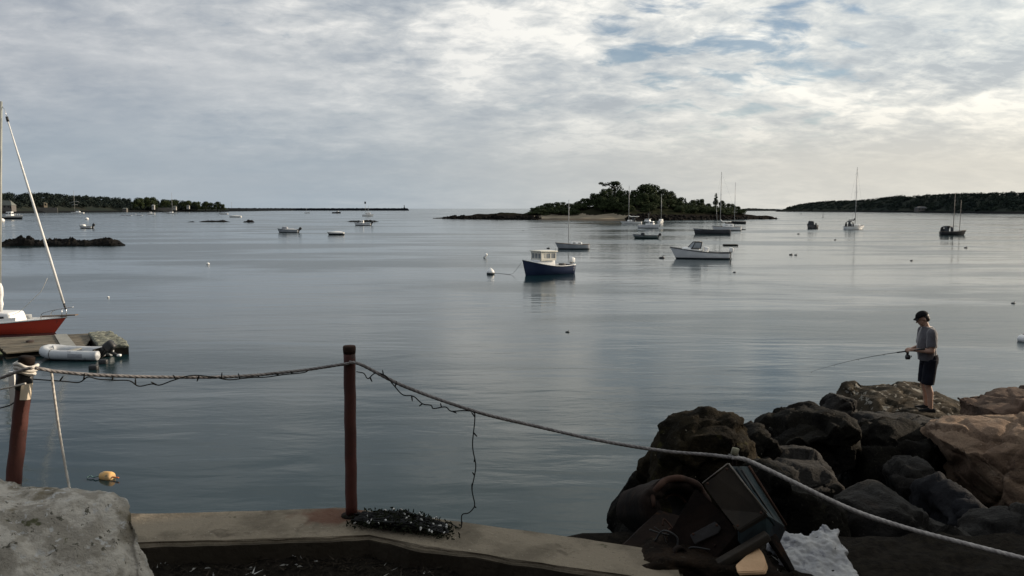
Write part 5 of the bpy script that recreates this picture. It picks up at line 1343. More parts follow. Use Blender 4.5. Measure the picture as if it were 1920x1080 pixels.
# ------------------------------------------------------------------ buoys and floats
def buoys():
    # white mooring ball with a cone top
    p = W(920, 514)
    root = empty('mooring_ball', p, 0, 'white mooring ball with a conical top beside the navy boat', 'buoy')
    G().lathe([(0.05, -0.15), (0.33, -0.05), (0.38, 0.06), (0.35, 0.13)], 20).build('lower_band', M_CANVAS, root)
    G().lathe([(0.35, 0.12), (0.37, 0.17), (0.27, 0.36), (0.12, 0.52), (0.05, 0.56)], 20).build('cone', M_WHITE, root)
    G().tube([(0, 0, 0.54), (0, 0, 0.64)], 0.025, 6).build('eye', M_STEEL, root)
    p = W(909, 484)
    root = empty('pickup_buoy', p, 0, 'small tilted white pickup buoy above the mooring ball', 'buoy')
    G().capsule((-0.05, 0, 0.12), (0.16, 0, 0.42), 0.15, 0.18, 10).build('float', M_WHITE, root)
    G().tube([(-0.06, 0, -0.1), (-0.05, 0, 0.1)], 0.06, 8).build('stem', M_DARK, root)
    white = [(390, 496, 0.17, 'lone white buoy on open water right of the big rock ledge'), (203, 558, 0.075, 'tiny white buoy on the water above the dinghy'), (163, 412, 0.95, 'white mooring ball beyond the white skiff at left'), (3, 416, 1.3, 'white mooring ball by the left edge under the fishing boat'), (1918, 640, 0.24, 'white buoy cut by the right edge of the picture')]
    for x, y, r, lb in white:
        p = W(x, y)
        root = empty('buoy', p, 0, lb, 'buoy', 'white mooring buoys')
        G().ball((0, 0, r * 0.45), (r, r, r * 0.85), 14, 8).build('float', M_WHITE, root)
        G().tube([(0, 0, r * 1.2), (0, 0, r * 1.45)], r * 0.12, 6).build('eye', M_DARK, root)
    dark = [(1241, 484, 0.34, 'dark float off the bow of the white motor boat'), (1377, 511, 0.14, 'small dark float below the stern of the white motor boat'), (1325, 448, 0.16, 'tiny float under the long dark launch'), (1497, 439, 0.30, 'dark float below the stubby brown motor boat'), (1566, 450, 0.24, 'dark float lower left of the tallest mast boat'),
            (1483, 478, 0.24, 'dark float, left one of a close pair'), (1492, 478.5, 0.20, 'flat dark float, right one of a close pair'), (1709, 489, 0.16, 'faint grey float alone on open water at right'), (1811, 465, 0.27, 'dark float below the black ketch'), (1900, 569, 0.13, 'small dark float near the right edge above the angler'),
            (1064, 623, 0.10, 'tiny dark float alone in the middle of the near water'), (981, 432, 0.2, 'faint dark float in front of the island beach'), (1028, 466, 0.25, 'dark float off the bow of the grey sailboat'), (1502, 401.5, 1.0, 'dark buoy in front of the far right headland')]
    for x, y, r, lb in dark:
        p = W(x, y)
        root = empty('float', p, 0, lb, 'float', 'dark pot floats')
        r *= 0.72
        G().ball((0, 0, r * 0.18), (r * 1.5, r, r * 0.62), 12, 8).build('body', M_DARK, root)
        G().tube([(r * 0.2, 0, r * 0.6), (r * 0.9, 0, r * 1.5)], r * 0.14, 6).build('spindle', M_CANVAS, root)
    p = W(1543, 408)
    root = empty('spar_buoy', p, 0, 'slim upright spar buoy left of the tallest mast boat', 'buoy')
    G().tube([(0, 0, -0.5), (0.05, 0, 3.6)], [0.16, 0.10], 8).build('spar', M_CANVAS, root)
    G().lathe([(0.1, -0.2), (0.35, 0.0), (0.3, 0.3), (0.1, 0.4)], 10).build('collar', M_DARK, root)
    # beacon in the bay
    p = W(685, 396.5)
    root = empty('daybeacon', p, 0, 'dark daymark beacon standing up above the breakwater line', 'beacon')
    h = P(685, 380, p.y).z
    G().tube([(0, 0, -1), (0, 0, h - 1.5)], 0.28, 8).build('pole', M_ALU, root)
    G().rbox((0, 0, h), (3.4, 0.8, 4.4), 0.3, 2).build('daymark', M_DARK, root)
    # orange and yellow pot buoy in the near water
    p = W(201, 897)
    root = empty('lobster_buoy', p, R(4), 'orange and yellow pot buoy lying on the near water above the boulder', 'buoy')
    M = Matrix.Translation((0, 0, 0.045)) @ Euler((0, R(88), R(-25))).to_matrix().to_4x4()
    G().lathe([(0.03, -0.19), (0.075, -0.17), (0.105, -0.10), (0.115, 0.0), (0.115, 0.10), (0.10, 0.145), (0.06, 0.155)], 18, M).build('body', M_ORANGE, root)
    G().tube([M @ Vector((0, 0, 0.15)), M @ Vector((0, 0, 0.34))], 0.016, 8).build('spindle', M_REDORANGE, root)
    g = G().tube(catmull([M @ Vector((0, 0, -0.17)), Vector((-0.24, -0.01, 0.05)), Vector((-0.30, 0.0, 0.03)), Vector((-0.38, 0.05, 0.05)), Vector((-0.44, 0.0, 0.02))], 6), 0.014, 6)
    g.build('tail_line', M_GREENROPE, root)
buoys()

# ------------------------------------------------------------------ rock ledges out in the bay
def ledge(name, label, prof, ywl, depth, seed, cell=1.0):
    """prof: (px, top py) along the ledge; ywl: waterline row"""
    D = W(960, ywl).y
    xs = [p[0] for p in prof]
    x0, x1 = xs[0], xs[-1]
    nx = max(24, int((x1 - x0) / F * D / cell)); ny = 16
    c = W((x0 + x1) / 2, ywl); c.y += depth / 2
    vs = []
    for j in range(ny + 1):
        v = j / ny
        for i in range(nx + 1):
            px = lerp(x0, x1, i / nx)
            X = (px - 960) / F * D
            h = (ywl - interp(prof, px)) / F * D * 0.86
            y = D + depth * v
            s = math.sin(math.pi * min(1, max(0, v))) ** 0.6
            n = fbm(Vector((X * 0.8 / max(1, cell), y * 0.8 / max(1, cell), seed)), 5)
            n2 = noise.cell(Vector((X * 0.9 / cell, y * 0.9 / cell, seed)))
            z = h * (s * (0.80 + 0.55 * n + 0.22 * n2)) - 0.25 * cell * (1 - s) - 0.05
            e = min(i, nx - i) / 4.0
            y2 = y + 0.15 * depth * fbm(Vector((X * 0.3, seed, 1)), 2)
            vs.append(((px - 960) / F * y2 - c.x, y2 - c.y, z * min(1, e) - (0.3 if e == 0 else 0)))
    fs = [(j * (nx + 1) + i, j * (nx + 1) + i + 1, (j + 1) * (nx + 1) + i + 1, (j + 1) * (nx + 1) + i) for j in range(ny) for i in range(nx)]
    return tag(G().add(vs, fs, False).build(name, M_LEDGE, None, c), label, 'rock ledge')
ledge('rock_ledge', 'long dark weedy rock ledge behind the forestay at left', [(-8, 456), (10, 451), (30, 443), (52, 441), (66, 448), (85, 448), (110, 447), (132, 443), (150, 447), (170, 450), (188, 445), (205, 444), (220, 449), (238, 456)], 461.5, 7.0, 1, 0.28)
ledge('rock_ledge', 'thin low dark ledge between the skiffs and the rock hump', [(372, 416), (378, 414), (390, 413.2), (410, 412.8), (420, 412), (428, 414), (436, 416)], 416.5, 10, 2, 0.8)
ledge('rock_ledge', 'small dark rock hump awash right of the thin ledge', [(456, 416), (462, 413.5), (468, 410.5), (474, 412), (480, 416)], 417, 6, 3, 0.6)
ledge('rock_ledge', 'flat olive ledge behind the white skiff and pale sailboat', [(648, 415), (662, 413.5), (676, 412.5), (690, 411.5), (703, 413), (714, 415.2)], 416, 8, 4, 0.7)
ledge('rock_ledge', 'tiny flat rock awash at the left end of the low ledges', [(352, 416), (358, 415), (364, 414.3), (368, 416)], 416.6, 5, 5, 0.5)

# ------------------------------------------------------------------ trees
def leaf_cloud(g, lobes, n, size, rnd, flat=0.7):
    tot = sum(l[1] ** 2 for l in lobes)
    for c, r, sq in lobes:
        k = int(n * r * r / tot)
        for _ in range(k):
            d = Vector((rnd.gauss(0, 1), rnd.gauss(0, 1), rnd.gauss(0, 1))).normalized()
            rr = r * (0.55 + 0.5 * rnd.random() ** 0.6)
            p = Vector(c) + Vector((d.x * rr, d.y * rr, d.z * rr * sq))
            nn = (d + Vector((rnd.gauss(0, .5), rnd.gauss(0, .5), rnd.gauss(0, .5) + 0.3))).normalized()
            a = nn.orthogonal().normalized(); b = nn.cross(a)
            q = rnd.uniform(0, 6.28); a, b = a * math.cos(q) + b * math.sin(q), b * math.cos(q) - a * math.sin(q)
            s = size * rnd.uniform(0.6, 1.3)
            g.add([p - a * s, p + b * s * 0.6, p + a * s, p - b * s * 0.6], [(0, 1, 2, 3)], False)
def tree_variant(kind, seed):
    """unit tree: height 1, crown radius about 0.5"""
    rnd = random.Random(seed); g = G(); t = G()
    if kind == 'round':
        lobes = [((0, 0, 0.62), 0.30, 0.95)]
        for k in range(11):
            a = rnd.uniform(0, 6.28); e = rnd.uniform(-0.5, 1.0); r = rnd.uniform(0.13, 0.21)
            lobes.append(((0.30 * math.cos(a) * math.cos(e), 0.30 * math.sin(a) * math.cos(e), 0.58 + 0.27 * math.sin(e)), r, 0.85))
        for k in range(5):
            a = rnd.uniform(0, 6.28); lobes.append(((0.3 * math.cos(a), 0.3 * math.sin(a), 0.30), 0.17, 0.9))
        leaf_cloud(g, lobes, 2200, 0.040, rnd)
        t.tube([(0, 0, 0), (0.01, 0, 0.3), (0, 0.01, 0.6)], [0.045, 0.035, 0.015], 7)
        for k in range(5):
            a = k * 1.26; t.tube([(0, 0, 0.25 + 0.05 * k), (0.2 * math.cos(a), 0.2 * math.sin(a), 0.5 + 0.04 * k)], [0.02, 0.006], 5)
    elif kind == 'umbrella':
        lobes = []
        for k in range(12):
            a = rnd.uniform(0, 6.28); r0 = rnd.uniform(0.1, 0.42)
            lobes.append(((r0 * math.cos(a), r0 * math.sin(a), 0.90 - 0.22 * r0), rnd.uniform(0.08, 0.15), 0.6))
        lobes += [((-0.52, 0, 0.87), 0.08, 0.6), ((-0.60, 0.03, 0.855), 0.055, 0.6), ((0.10, 0, 0.66), 0.22, 1.0), ((0.2, 0, 0.45), 0.26, 1.1), ((-0.12, 0.1, 0.5), 0.22, 1.1), ((0, 0, 0.25), 0.3, 0.9)]
        leaf_cloud(g, lobes, 2000, 0.034, rnd)
        t.tube([(0, 0, 0), (0.02, 0, 0.4), (0, 0, 0.8)], [0.04, 0.03, 0.015], 7)
        for k in range(7):
            a = k * 0.9; t.tube([(0, 0, 0.6 + 0.02 * k), (0.35 * math.cos(a), 0.35 * math.sin(a), 0.84)], [0.015, 0.005], 5)
        t.tube([(0, 0, 0.7), (-0.3, 0, 0.83), (-0.58, 0, 0.86)], [0.016, 0.01, 0.005], 5)
    elif kind == 'conifer':
        lobes = []
        for k in range(9):
            z = 0.40 + 0.07 * k; r = 0.30 * (1 - k / 10) + 0.05
            for q in range(3):
                a = rnd.uniform(0, 6.28); lobes.append(((r * 0.5 * math.cos(a), r * 0.5 * math.sin(a), z), r * 0.6, 0.4))
        leaf_cloud(g, lobes, 1300, 0.035, rnd)
        t.tube([(0, 0, 0), (0, 0, 0.95)], [0.05, 0.01], 6)
    elif kind == 'shrub':
        lobes = [((rnd.uniform(-.4, .4), rnd.uniform(-.4, .4), rnd.uniform(0.2, 0.65)), rnd.uniform(0.18, 0.34), 0.9) for _ in range(9)]
        leaf_cloud(g, lobes, 1500, 0.05, rnd)
        t.tube([(0, 0, 0), (0.02, 0, 0.5)], [0.06, 0.02], 6)
    return g.mesh('crown'), t.mesh('trunk')
VAR = {'round': [tree_variant('round', s) for s in (1, 2, 3, 4)], 'umbrella': [tree_variant('umbrella', 9)], 'conifer': [tree_variant('conifer', 12)], 'shrub': [tree_variant('shrub', s) for s in (20, 21, 22)]}
for k, lst in VAR.items():
    for cr, tr in lst:
        cr.materials.append(M_LEAFDARK if k in ('conifer', 'umbrella') else M_LEAF); tr.materials.append(M_BARK)
tree_n = [0]
def plant(kind, base, height, width, label, group=None, cat='tree', name=None):
    tree_n[0] += 1
    cr, tr = VAR[kind][tree_n[0] % len(VAR[kind])]
    root = empty(name or {'shrub': 'shrub', 'conifer': 'conifer'}.get(kind, 'tree'), base, tree_n[0] * 1.7 if kind != 'umbrella' else 0, label, cat, group)
    root.scale = (width, width, height)
    link('crown', cr, None, root); link('trunk', tr, None, root)
    return root

# ------------------------------------------------------------------ the island
ISL_TOP = [(815, 412), (832, 408.5), (845, 405.5), (860, 405.2), (900, 402.5), (925, 400.5), (950, 400), (980, 399.5), (1000, 398), (1050, 393), (1100, 388), (1150, 384), (1215, 384), (1260, 388), (1300, 393), (1350, 396), (1385, 399), (1400, 403), (1425, 405), (1446, 406.5), (1456, 411)]
ISL_D = 440.0
def isl_shore(px): return 398 + 62 * min(1.3, abs((px - 1165) / 300.0)) ** 1.6      # near shoreline distance
def isl_ridge(px): return isl_shore(px) + lerp(14, 44, sstep(830, 1080, px) * (1 - sstep(1330, 1450, px)))
def isl_height(X, Y):
    px = 960 + X / Y * F
    s, r = isl_shore(px), isl_ridge(px)
    top = max(0, CAM_Z + (391 - interp(ISL_TOP, px)) / F * r)
    far = r + 45
    if Y < s - 6 or Y > far + 6 or px < 812 or px > 1460: return -1.0
    beach = sstep(1000, 1040, px) * (1 - sstep(1150, 1185, px))
    if Y <= r:
        v = (Y - s) / (r - s)
        steep = sstep(0.0, 0.16, v) * 0.34 + 0.66 * sstep(0.05, 1.0, v)
        soft = 0.24 * max(0, v) ** 0.9 / 0.45 if v < 0.45 else lerp(0.24, 1, sstep(0.40, 1.0, v))
        f = lerp(steep, soft, beach)
    else:
        f = 1 - sstep(r, far, Y)
        beach = 0
    n = fbm(Vector((X * 0.12, Y * 0.12, 3)), 5)
    rough = (1 - beach) * (0.5 + 0.35 * top / 8)
    z = top * f + rough * n * min(1, f * 4) * 1.3
    if Y <= s: z = -0.6 * (s - Y) * 0.3 - 0.05
    return z
def build_island():
    xs = [-48 + i * 1.2 for i in range(171)]
    ys = [385 + j * 1.6 for j in range(100)]
    n = len(xs)
    grid = [[isl_height(x, y) for x in xs] for y in ys]
    gi = G(); gb = G()
    vs = [(x, y, grid[j][i]) for j, y in enumerate(ys) for i, x in enumerate(xs)]
    fi = []; fb = []
    for j in range(len(ys) - 1):
        for i in range(n - 1):
            q = (j * n + i, j * n + i + 1, (j + 1) * n + i + 1, (j + 1) * n + i)
            zz = [vs[k][2] for k in q]
            if max(zz) < -0.5: continue
            px = 960 + xs[i] / ys[j] * F
            z = sum(zz) / 4
            if 1005 + 12 * math.sin(ys[j]) < px < 1172 + 6 * math.sin(xs[i] * 2) and z < 2.9 + 0.5 * math.sin(xs[i] * 0.4) and ys[j] < isl_ridge(px): fb.append(q)
            else: fi.append(q)
    def used(fs):
        idx = sorted({k for f in fs for k in f}); mp = {k: a for a, k in enumerate(idx)}
        return [vs[k] for k in idx], [tuple(mp[k] for k in f) for f in fs]
    struct(G().add(*used(fi), False).build('island', M_ISLAND))
    struct(G().add(*used(fb)).build('beach', M_SAND))
    # rough rocks along the foot
    rnd = random.Random(31)
    g = G()
    for k in range(420):
        px = rnd.choice((rnd.uniform(832, 1010), rnd.uniform(1175, 1455), rnd.uniform(1175, 1400)))
        Y = isl_shore(px) + rnd.uniform(-0.5, 7)
        X = (px - 960) / F * Y
        z = isl_height(X, Y); r = rnd.uniform(0.4, 1.3)
        bm = bmesh.new(); bmesh.ops.create_icosphere(bm, subdivisions=1, radius=1)
        M = Matrix.Translation((X, Y, max(0, z))) @ Euler((rnd.random() * 3, rnd.random() * 3, rnd.random() * 3)).to_matrix().to_4x4() @ Matrix.Diagonal((r * rnd.uniform(0.8, 1.6), r, r * rnd.uniform(0.5, 0.9), 1))
        g.add([v.co * rnd.uniform(0.8, 1.15) for v in bm.verts], [[v.index for v in f.verts] for f in bm.faces], False, M); bm.free()
    tag(g.build('shore_rocks', M_LEDGE), 'dark broken rocks heaped along the foot of the island', 'rocks', kind='stuff')
    # trees: pixel column, top row, width, kind, label
    T = [(1150, 338, 44, 'umbrella', 'tall flat topped tree with a branch reaching left, highest on the island'),
         (1212, 344, 42, 'round', 'broad dome shaped tree in the middle of the island'),
         (1256, 357, 20, 'round', 'round topped tree just right of the dome tree'),
         (1340, 362, 11, 'conifer', 'dark spire topped conifer near the right end of the island'),
         (1283, 371, 8, 'conifer', 'slim dark column tree between the two lower groups'),
         (1297, 374, 12, 'round', 'small tree left of the bushy group on the right slope'),
         (1311, 372, 18, 'round', 'bushy tree on the right slope left of the conifer'),
         (1352, 375, 12, 'round', 'rounded tree beside the tall masts at the right end'),
         (1368, 381, 18, 'round', 'low spreading tree near the right tip of the island'),
         (1381, 386, 10, 'round', 'last small tree above the rocks at the right tip'),
         (1270, 369, 22, 'round', 'mid height tree sloping down right of the round topped tree'),
         (1240, 353, 26, 'round', 'full tree leaning against the dome tree on its right'),
         (1192, 356, 26, 'round', 'tree filling the dip left of the dome tree'),
         (1178, 364, 20, 'round', 'lower tree between the flat topped tree and the dome tree'),
         (1133, 352, 28, 'round', 'tree under the reaching branch of the flat topped tree'),
         (1168, 356, 26, 'round', 'tree pressed against the right side of the flat topped tree'),
         (1115, 362, 26, 'round', 'tree on the left shoulder of the main clump'),
         (1097, 371, 20, 'round', 'small round tree at the left foot of the main clump'),
         (1083, 376, 16, 'round', 'little tree in the notch left of the main clump'),
         (1050, 378, 24, 'round', 'rounded tree over the beach, tallest of the left group'),
         (1066, 381, 18, 'round', 'low tree at the right end of the left group'),
         (1030, 380, 22, 'round', 'spreading tree over the left end of the beach'),
         (1013, 384, 18, 'round', 'leftmost but one tree, above the rocky point'),
         (1000, 389, 14, 'round', 'leftmost low tree above the rocky point'),
         (1325, 381, 16, 'round', 'short tree in the gap left of the conifer')]
    for px, top, w, kind, lb in T:
        r = isl_ridge(px); Y = r - 2 + (6 if kind in ('conifer', 'umbrella') else 0)
        X = (px - 960) / F * Y
        gz = isl_height(X, Y) - 0.3
        H = CAM_Z + (391 - top) / F * Y - gz
        sc = 1.08 if kind == 'round' else 1.0
        width = w / F * Y * (1.02 if kind == 'umbrella' else 1.25 if kind != 'conifer' else 1.5)
        plant(kind, (X, Y, gz), H * (1.0 if kind != 'round' else 1.04), width, lb, 'trees on the island')
    # filler trees in front of and behind the named ones, and shrubs down the slope
    for k in range(34):
        px = rnd.uniform(1085, 1275); r = isl_ridge(px); Y = r - rnd.uniform(3, 16)
        X = (px - 960) / F * Y; gz = isl_height(X, Y) - 0.3
        cap = interp([(1085, 378), (1110, 368), (1135, 358), (1160, 358), (1180, 366), (1200, 354), (1230, 354), (1250, 364), (1275, 374)], px)
        H = min(CAM_Z + (391 - cap - 5) / F * Y - gz, rnd.uniform(5, 9))
        plant('round', (X, Y, gz), max(3.0, H), rnd.uniform(6, 8.5), 'dark leafy tree in the thick clump on the island', 'trees filling the island clump')
    for k in range(120):
        px = rnd.choice((rnd.uniform(1000, 1090), rnd.uniform(1270, 1392), rnd.uniform(1170, 1330))); r = isl_ridge(px); Y = r - rnd.uniform(0, 26)
        X = (px - 960) / F * Y; gz = isl_height(X, Y) - 0.2
        if gz < 2.2: continue
        plant('shrub', (X, Y, gz), rnd.uniform(2.0, 4.2), rnd.uniform(4, 7), 'low dark shrub on the slope of the island', 'shrubs on the island slope', 'shrub')
    for px in (1106 - 90, 1022):
        pass
build_island()

# ------------------------------------------------------------------ far shores
def forest(name, label, spots, rnd, mat_, leaves=26, size=1.5):
    g = G()
    for (p, h, w) in spots:
        lobes = [((0, 0, h * 0.6), w * 0.42, h / w * 0.8), ((w * 0.2, 0, h * 0.75), w * 0.28, 0.9), ((-w * 0.22, 0.1, h * 0.5), w * 0.3, 0.9)]
        gg = G(); leaf_cloud(gg, lobes, leaves, size, rnd)
        g.add(gg.v, gg.f, False, Matrix.Translation(p))
    return tag(g.build(name, mat_), label, 'woodland', kind='stuff')
def far_shores():
    rnd = random.Random(77)
    # left headland: distance of the near shore and crest row along the picture
    def lshore(px): return lerp(880, 1500, sstep(-200, 430, px))
    LT = [(-300, 372), (-20, 372), (100, 371), (200, 375), (300, 381), (400, 388), (428, 391)]
    LC = [(-300, 360), (0, 361), (20, 359), (40, 362), (60, 359), (85, 358), (110, 361), (140, 365), (180, 366), (220, 369), (260, 369), (285, 368), (310, 372), (340, 372), (375, 376), (400, 378)]
    g = G(); vs = []; nx, ny = 90, 12
    for j in range(ny + 1):
        for i in range(nx + 1):
            px = lerp(-330, 432, i / nx); s = lshore(px); Y = s + 200 * j / ny
            top = CAM_Z + (391 - interp(LT, px)) / F * (s + 130)
            v = j / ny
            z = -0.6 + 2.4 * sstep(0, 0.08, v) + max(0, top - 2) * sstep(0.06, 0.65, v) + 0.6 * fbm(Vector((px * 0.08, Y * 0.05, 1)), 3)
            z = -0.8 if j == 0 else z
            vs.append(((px - 960) / F * Y, Y, z))
    fs = [(j * (nx + 1) + i, j * (nx + 1) + i + 1, (j + 1) * (nx + 1) + i + 1, (j + 1) * (nx + 1) + i) for j in range(ny) for i in range(nx)]
    struct(g.add(vs, fs).build('headland', M_HILL))
    spots = []
    for k in range(760):
        px = rnd.uniform(-320, 375); s = lshore(px); v = rnd.uniform(0.22, 0.62) if px < 230 else rnd.uniform(0.08, 0.55)
        Y = s + 200 * v
        gz = 2.0 + max(0, CAM_Z + (391 - interp(LT, px)) / F * (s + 130) - 2) * sstep(0.06, 0.65, v)
        crest = CAM_Z + (391 - interp(LC, px) - rnd.uniform(0, 3)) / F * Y
        h = min(crest - gz, rnd.uniform(7, 13))
        if h < 4: continue
        spots.append(((((px - 960) / F) * Y, Y, gz - 0.5), h, rnd.uniform(8, 13)))
    forest('woodland', 'dark unbroken woodland along the left headland', spots, rnd, M_FARWOOD, 80, 1.15)
    # shoreline trees one can tell apart at the end of the headland
    for i, (px, top, w, lb) in enumerate([(262, 370, 22, 'bushy shore tree left of the white cottage'), (286, 368, 24, 'tall rounded shore tree behind the white cottage'), (312, 373, 20, 'shore tree left of the pale masted sailboat'), (330, 373, 16, 'narrow shore tree right of the pale masted sailboat'), (352, 375, 24, 'wide shore tree before the last gap of the headland'), (372, 377, 18, 'shore tree at the left of the small gap'),
                                      (388, 377, 16, 'tree between the two gaps at the end of the headland'), (398, 379, 10, 'small tree leaning at the last gap'), (410, 377, 14, 'tree right of the last gap on the headland'), (420, 382, 11, 'outermost tree leaning out over the breakwater end')]):
        Y = lshore(px) + (30 if px < 380 else 14); gz = 1.6
        H = CAM_Z + (391 - top) / F * Y - gz
        plant('round', ((px - 960) / F * Y, Y, gz), H * 1.03, w / F * Y * 1.2, lb, 'trees at the end of the left headland')
    # houses on the left shore
    def house(name, label, px, yb, w, d, h, rise, wall, roof, Yoff=10, rz=0.0):
        s = lshore(px); Y = s + Yoff
        z = CAM_Z + (391 - yb) / F * Y
        root = empty(name, ((px - 960) / F * Y, Y, z), rz, label, 'house')
        G().prism([(-w / 2, -d / 2), (w / 2, -d / 2), (w / 2, d / 2), (-w / 2, d / 2)], -4, h).build('wall', wall, root)
        g = G(); e = 0.5
        vs = [(-w / 2 - e, -d / 2 - e, h), (w / 2 + e, -d / 2 - e, h), (w / 2 + e, d / 2 + e, h), (-w / 2 - e, d / 2 + e, h), (-w / 2 + rise * 0.6, 0, h + rise), (w / 2 - rise * 0.6, 0, h + rise)]
        rf = g.add(vs, [(0, 1, 5, 4), (1, 2, 5), (2, 3, 4, 5), (3, 0, 4), (3, 2, 1, 0)], False).build('roof', roof, root)
        G().box((w * 0.2, 0, h + rise), (0.9, 0.9, 1.8)).build('chimney', M_BARK, rf)
        for k in (-0.28, 0.0, 0.28): G().box((w * k, -d / 2 - 0.04, h * 0.55), (w * 0.12, 0.12, h * 0.4)).build('window', M_GLASS, root)
        G().box((w * 0.42, -d / 2 - 0.04, h * 0.36), (w * 0.08, 0.12, h * 0.7)).build('door', M_DARKWOOD, root)
    house('house', 'large house with a broad grey green roof at the far left shore', 18, 391, 18, 10, 4.2, 6.4, M_SHINGLE, M_HOUSEROOF, 12)
    house('cottage', 'low tan roofed cottage above the shore right of the forestay', 74, 384, 26, 9, 1.6, 2.2, mat('tan_wall', (0.09, 0.075, 0.055), (0.07, 0.06, 0.045), 0.3, 0.9), mat('tan_roof', (0.085, 0.075, 0.05), (0.07, 0.06, 0.042), 0.3, 0.9), 70)
    house('cottage', 'small white cottage among the trees at the headland', 291, 389, 4.2, 4, 3.0, 2.6, M_HOUSEWALL, M_HOUSEWALL, 12)
    house('cottage', 'tiny white gabled cottage near the headland end', 356, 388, 4.6, 4, 1.8, 1.8, M_HOUSEWALL, M_HOUSEROOF, 12)
    house('cottage', 'pale cottage half hidden right of the pale masted sailboat', 331, 390, 5.5, 4, 2.2, 1.8, M_HOUSEWALL, M_HOUSEROOF, 14)
    house('cottage', 'grey cottage at the waterside left of the white cottage', 238, 394, 7, 5, 2.2, 1.8, M_SHINGLE, M_HOUSEROOF, 10)
    # pale retaining wall on the left shore
    for (x0, x1, y, lb) in ((66, 112, 390, 'pale stone bank wall along the left shore'), (296, 326, 390, 'pale low wall below the white cottage')):
        s = lshore((x0 + x1) / 2) + 8
        a, b = (x0 - 960) / F * s, (x1 - 960) / F * s
        zt = CAM_Z + (391 - y) / F * s + 0.6
        tag(G().box(((a + b) / 2, s, zt / 2), (b - a, 0.5, zt)).build('bank_wall', mat('pale_stone', (0.16, 0.15, 0.13), (0.12, 0.11, 0.1), 0.2, 0.9)), lb, 'wall')
    # breakwater with its light
    g = G(); n = 130
    vs = []
    for i in range(n + 1):
        px = lerp(415, 768, i / n); Y = lerp(1700, 2350, sstep(415, 560, px))
        X = (px - 960) / F * Y; h = CAM_Z + 1.0 + 1.3 * fbm(Vector((i * 0.9, 0, 0)), 3)
        if i in (0, n): h = 0.5
        for (dy, z) in ((-9, -0.5), (-4, h * 0.75), (-1.5, h), (2, h), (8, -0.5)): vs.append((X, Y + dy, z))
    fs = [(i * 5 + k, (i + 1) * 5 + k, (i + 1) * 5 + k + 1, i * 5 + k + 1) for i in range(n) for k in range(4)]
    tag(g.add(vs, fs, False).build('breakwater', M_STONES), 'long low stone breakwater on the horizon at left', 'breakwater')
    Y = 2350; X = (759 - 960) / F * Y
    root = empty('light_tower', (X, Y, 6.5), 0, 'tiny light tower at the right end of the breakwater', 'beacon')
    G().lathe([(2.6, 0), (2.2, 2.5), (1.2, 2.6), (0.9, 6.5), (1.3, 6.6), (1.3, 8.0), (0.3, 9.0)], 12).build('tower', M_STONES, root)
    G().tube([(0, 0, 9), (0, 0, 11)], 0.3, 6).build('lantern', M_HOUSEWALL, root)
    Y = 1500; X = (437 - 960) / F * Y
    tag(G().tube([(0, 0, 0), (0, 0, 12.5)], 0.22, 6).build('flagpole', M_ALU, None, (X, Y, 5.5)), 'thin bare pole beyond the last trees of the headland', 'pole')
    # right headland
    RT = [(1445, 396), (1455, 394.5), (1468, 390), (1485, 385.5), (1505, 381.5), (1530, 378.5), (1560, 376.5), (1600, 376.5), (1640, 372.5), (1680, 368.5), (1720, 367.5), (1780, 365.5), (1850, 364), (1920, 363), (2200, 360)]
    def rshore(px): return lerp(1500, 880, sstep(1455, 1960, px))
    g = G(); vs = []; nx, ny = 110, 14
    for j in range(ny + 1):
        for i in range(nx + 1):
            px = lerp(1446, 2250, i / nx); s = rshore(px); Y = s + 260 * j / ny
            top = CAM_Z + (391 - interp(RT, px)) / F * (s + 150)
            v = j / ny
            z = -0.6 + 2.2 * sstep(0, 0.08, v) * sstep(1448, 1462, px) + max(0, top - 3.5) * sstep(0.05, 0.6, v) + 0.8 * fbm(Vector((px * 0.06, Y * 0.04, 5)), 3) * sstep(0.1, 0.3, v)
            vs.append(((px - 960) / F * Y, Y, -0.8 if j == 0 else z))
    fs = [(j * (nx + 1) + i, j * (nx + 1) + i + 1, (j + 1) * (nx + 1) + i + 1, (j + 1) * (nx + 1) + i) for j in range(ny) for i in range(nx)]
    struct(g.add(vs, fs).build('hill', M_HILL))
    spots = []
    for k in range(1700):
        px = rnd.uniform(1474, 2230); s = rshore(px); v = rnd.uniform(0.12, 0.66); Y = s + 260 * v
        top = CAM_Z + (391 - interp(RT, px)) / F * (s + 150)
        gz = 1.6 + max(0, top - 3.5) * sstep(0.05, 0.6, v)
        if px < 1700 and v < 0.2 and rnd.random() < 0.8: continue
        h = rnd.uniform(1.8, 3.2) * sstep(1450, 1800, px) + 1.6 + (rnd.random() ** 3) * 1.8
        spots.append((((px - 960) / F * Y, Y, gz - 0.8), h, rnd.uniform(5, 9)))
    forest('woodland', 'low dark scrub woodland covering the right headland', spots, rnd, mat('far_green_foliage', (0.030, 0.040, 0.031), (0.019, 0.026, 0.025), 0.05, 0.8, contrast=(0.38, 0.62), spec=0.0), 44, 0.9)
    # a house in the clearing
    s = rshore(1723) + 26
    root = empty('house', ((1723 - 960) / F * s, s, 5.0), 0.1, 'low grey roofed house in the clearing on the right headland', 'house')
    G().prism([(-8, -4), (8, -4), (8, 4), (-8, 4)], -4, 1.4).build('wall', M_SHINGLE, root)
    G().add([(-8.5, -4.5, 1.4), (8.5, -4.5, 1.4), (8.5, 4.5, 1.4), (-8.5, 4.5, 1.4), (-5, 0, 4.2), (5, 0, 4.2)], [(0, 1, 5, 4), (1, 2, 5), (2, 3, 4, 5), (3, 0, 4), (3, 2, 1, 0)], False).build('roof', mat('slate_roof', (0.06, 0.065, 0.07), (0.05, 0.052, 0.056), 0.3, 0.8), root)
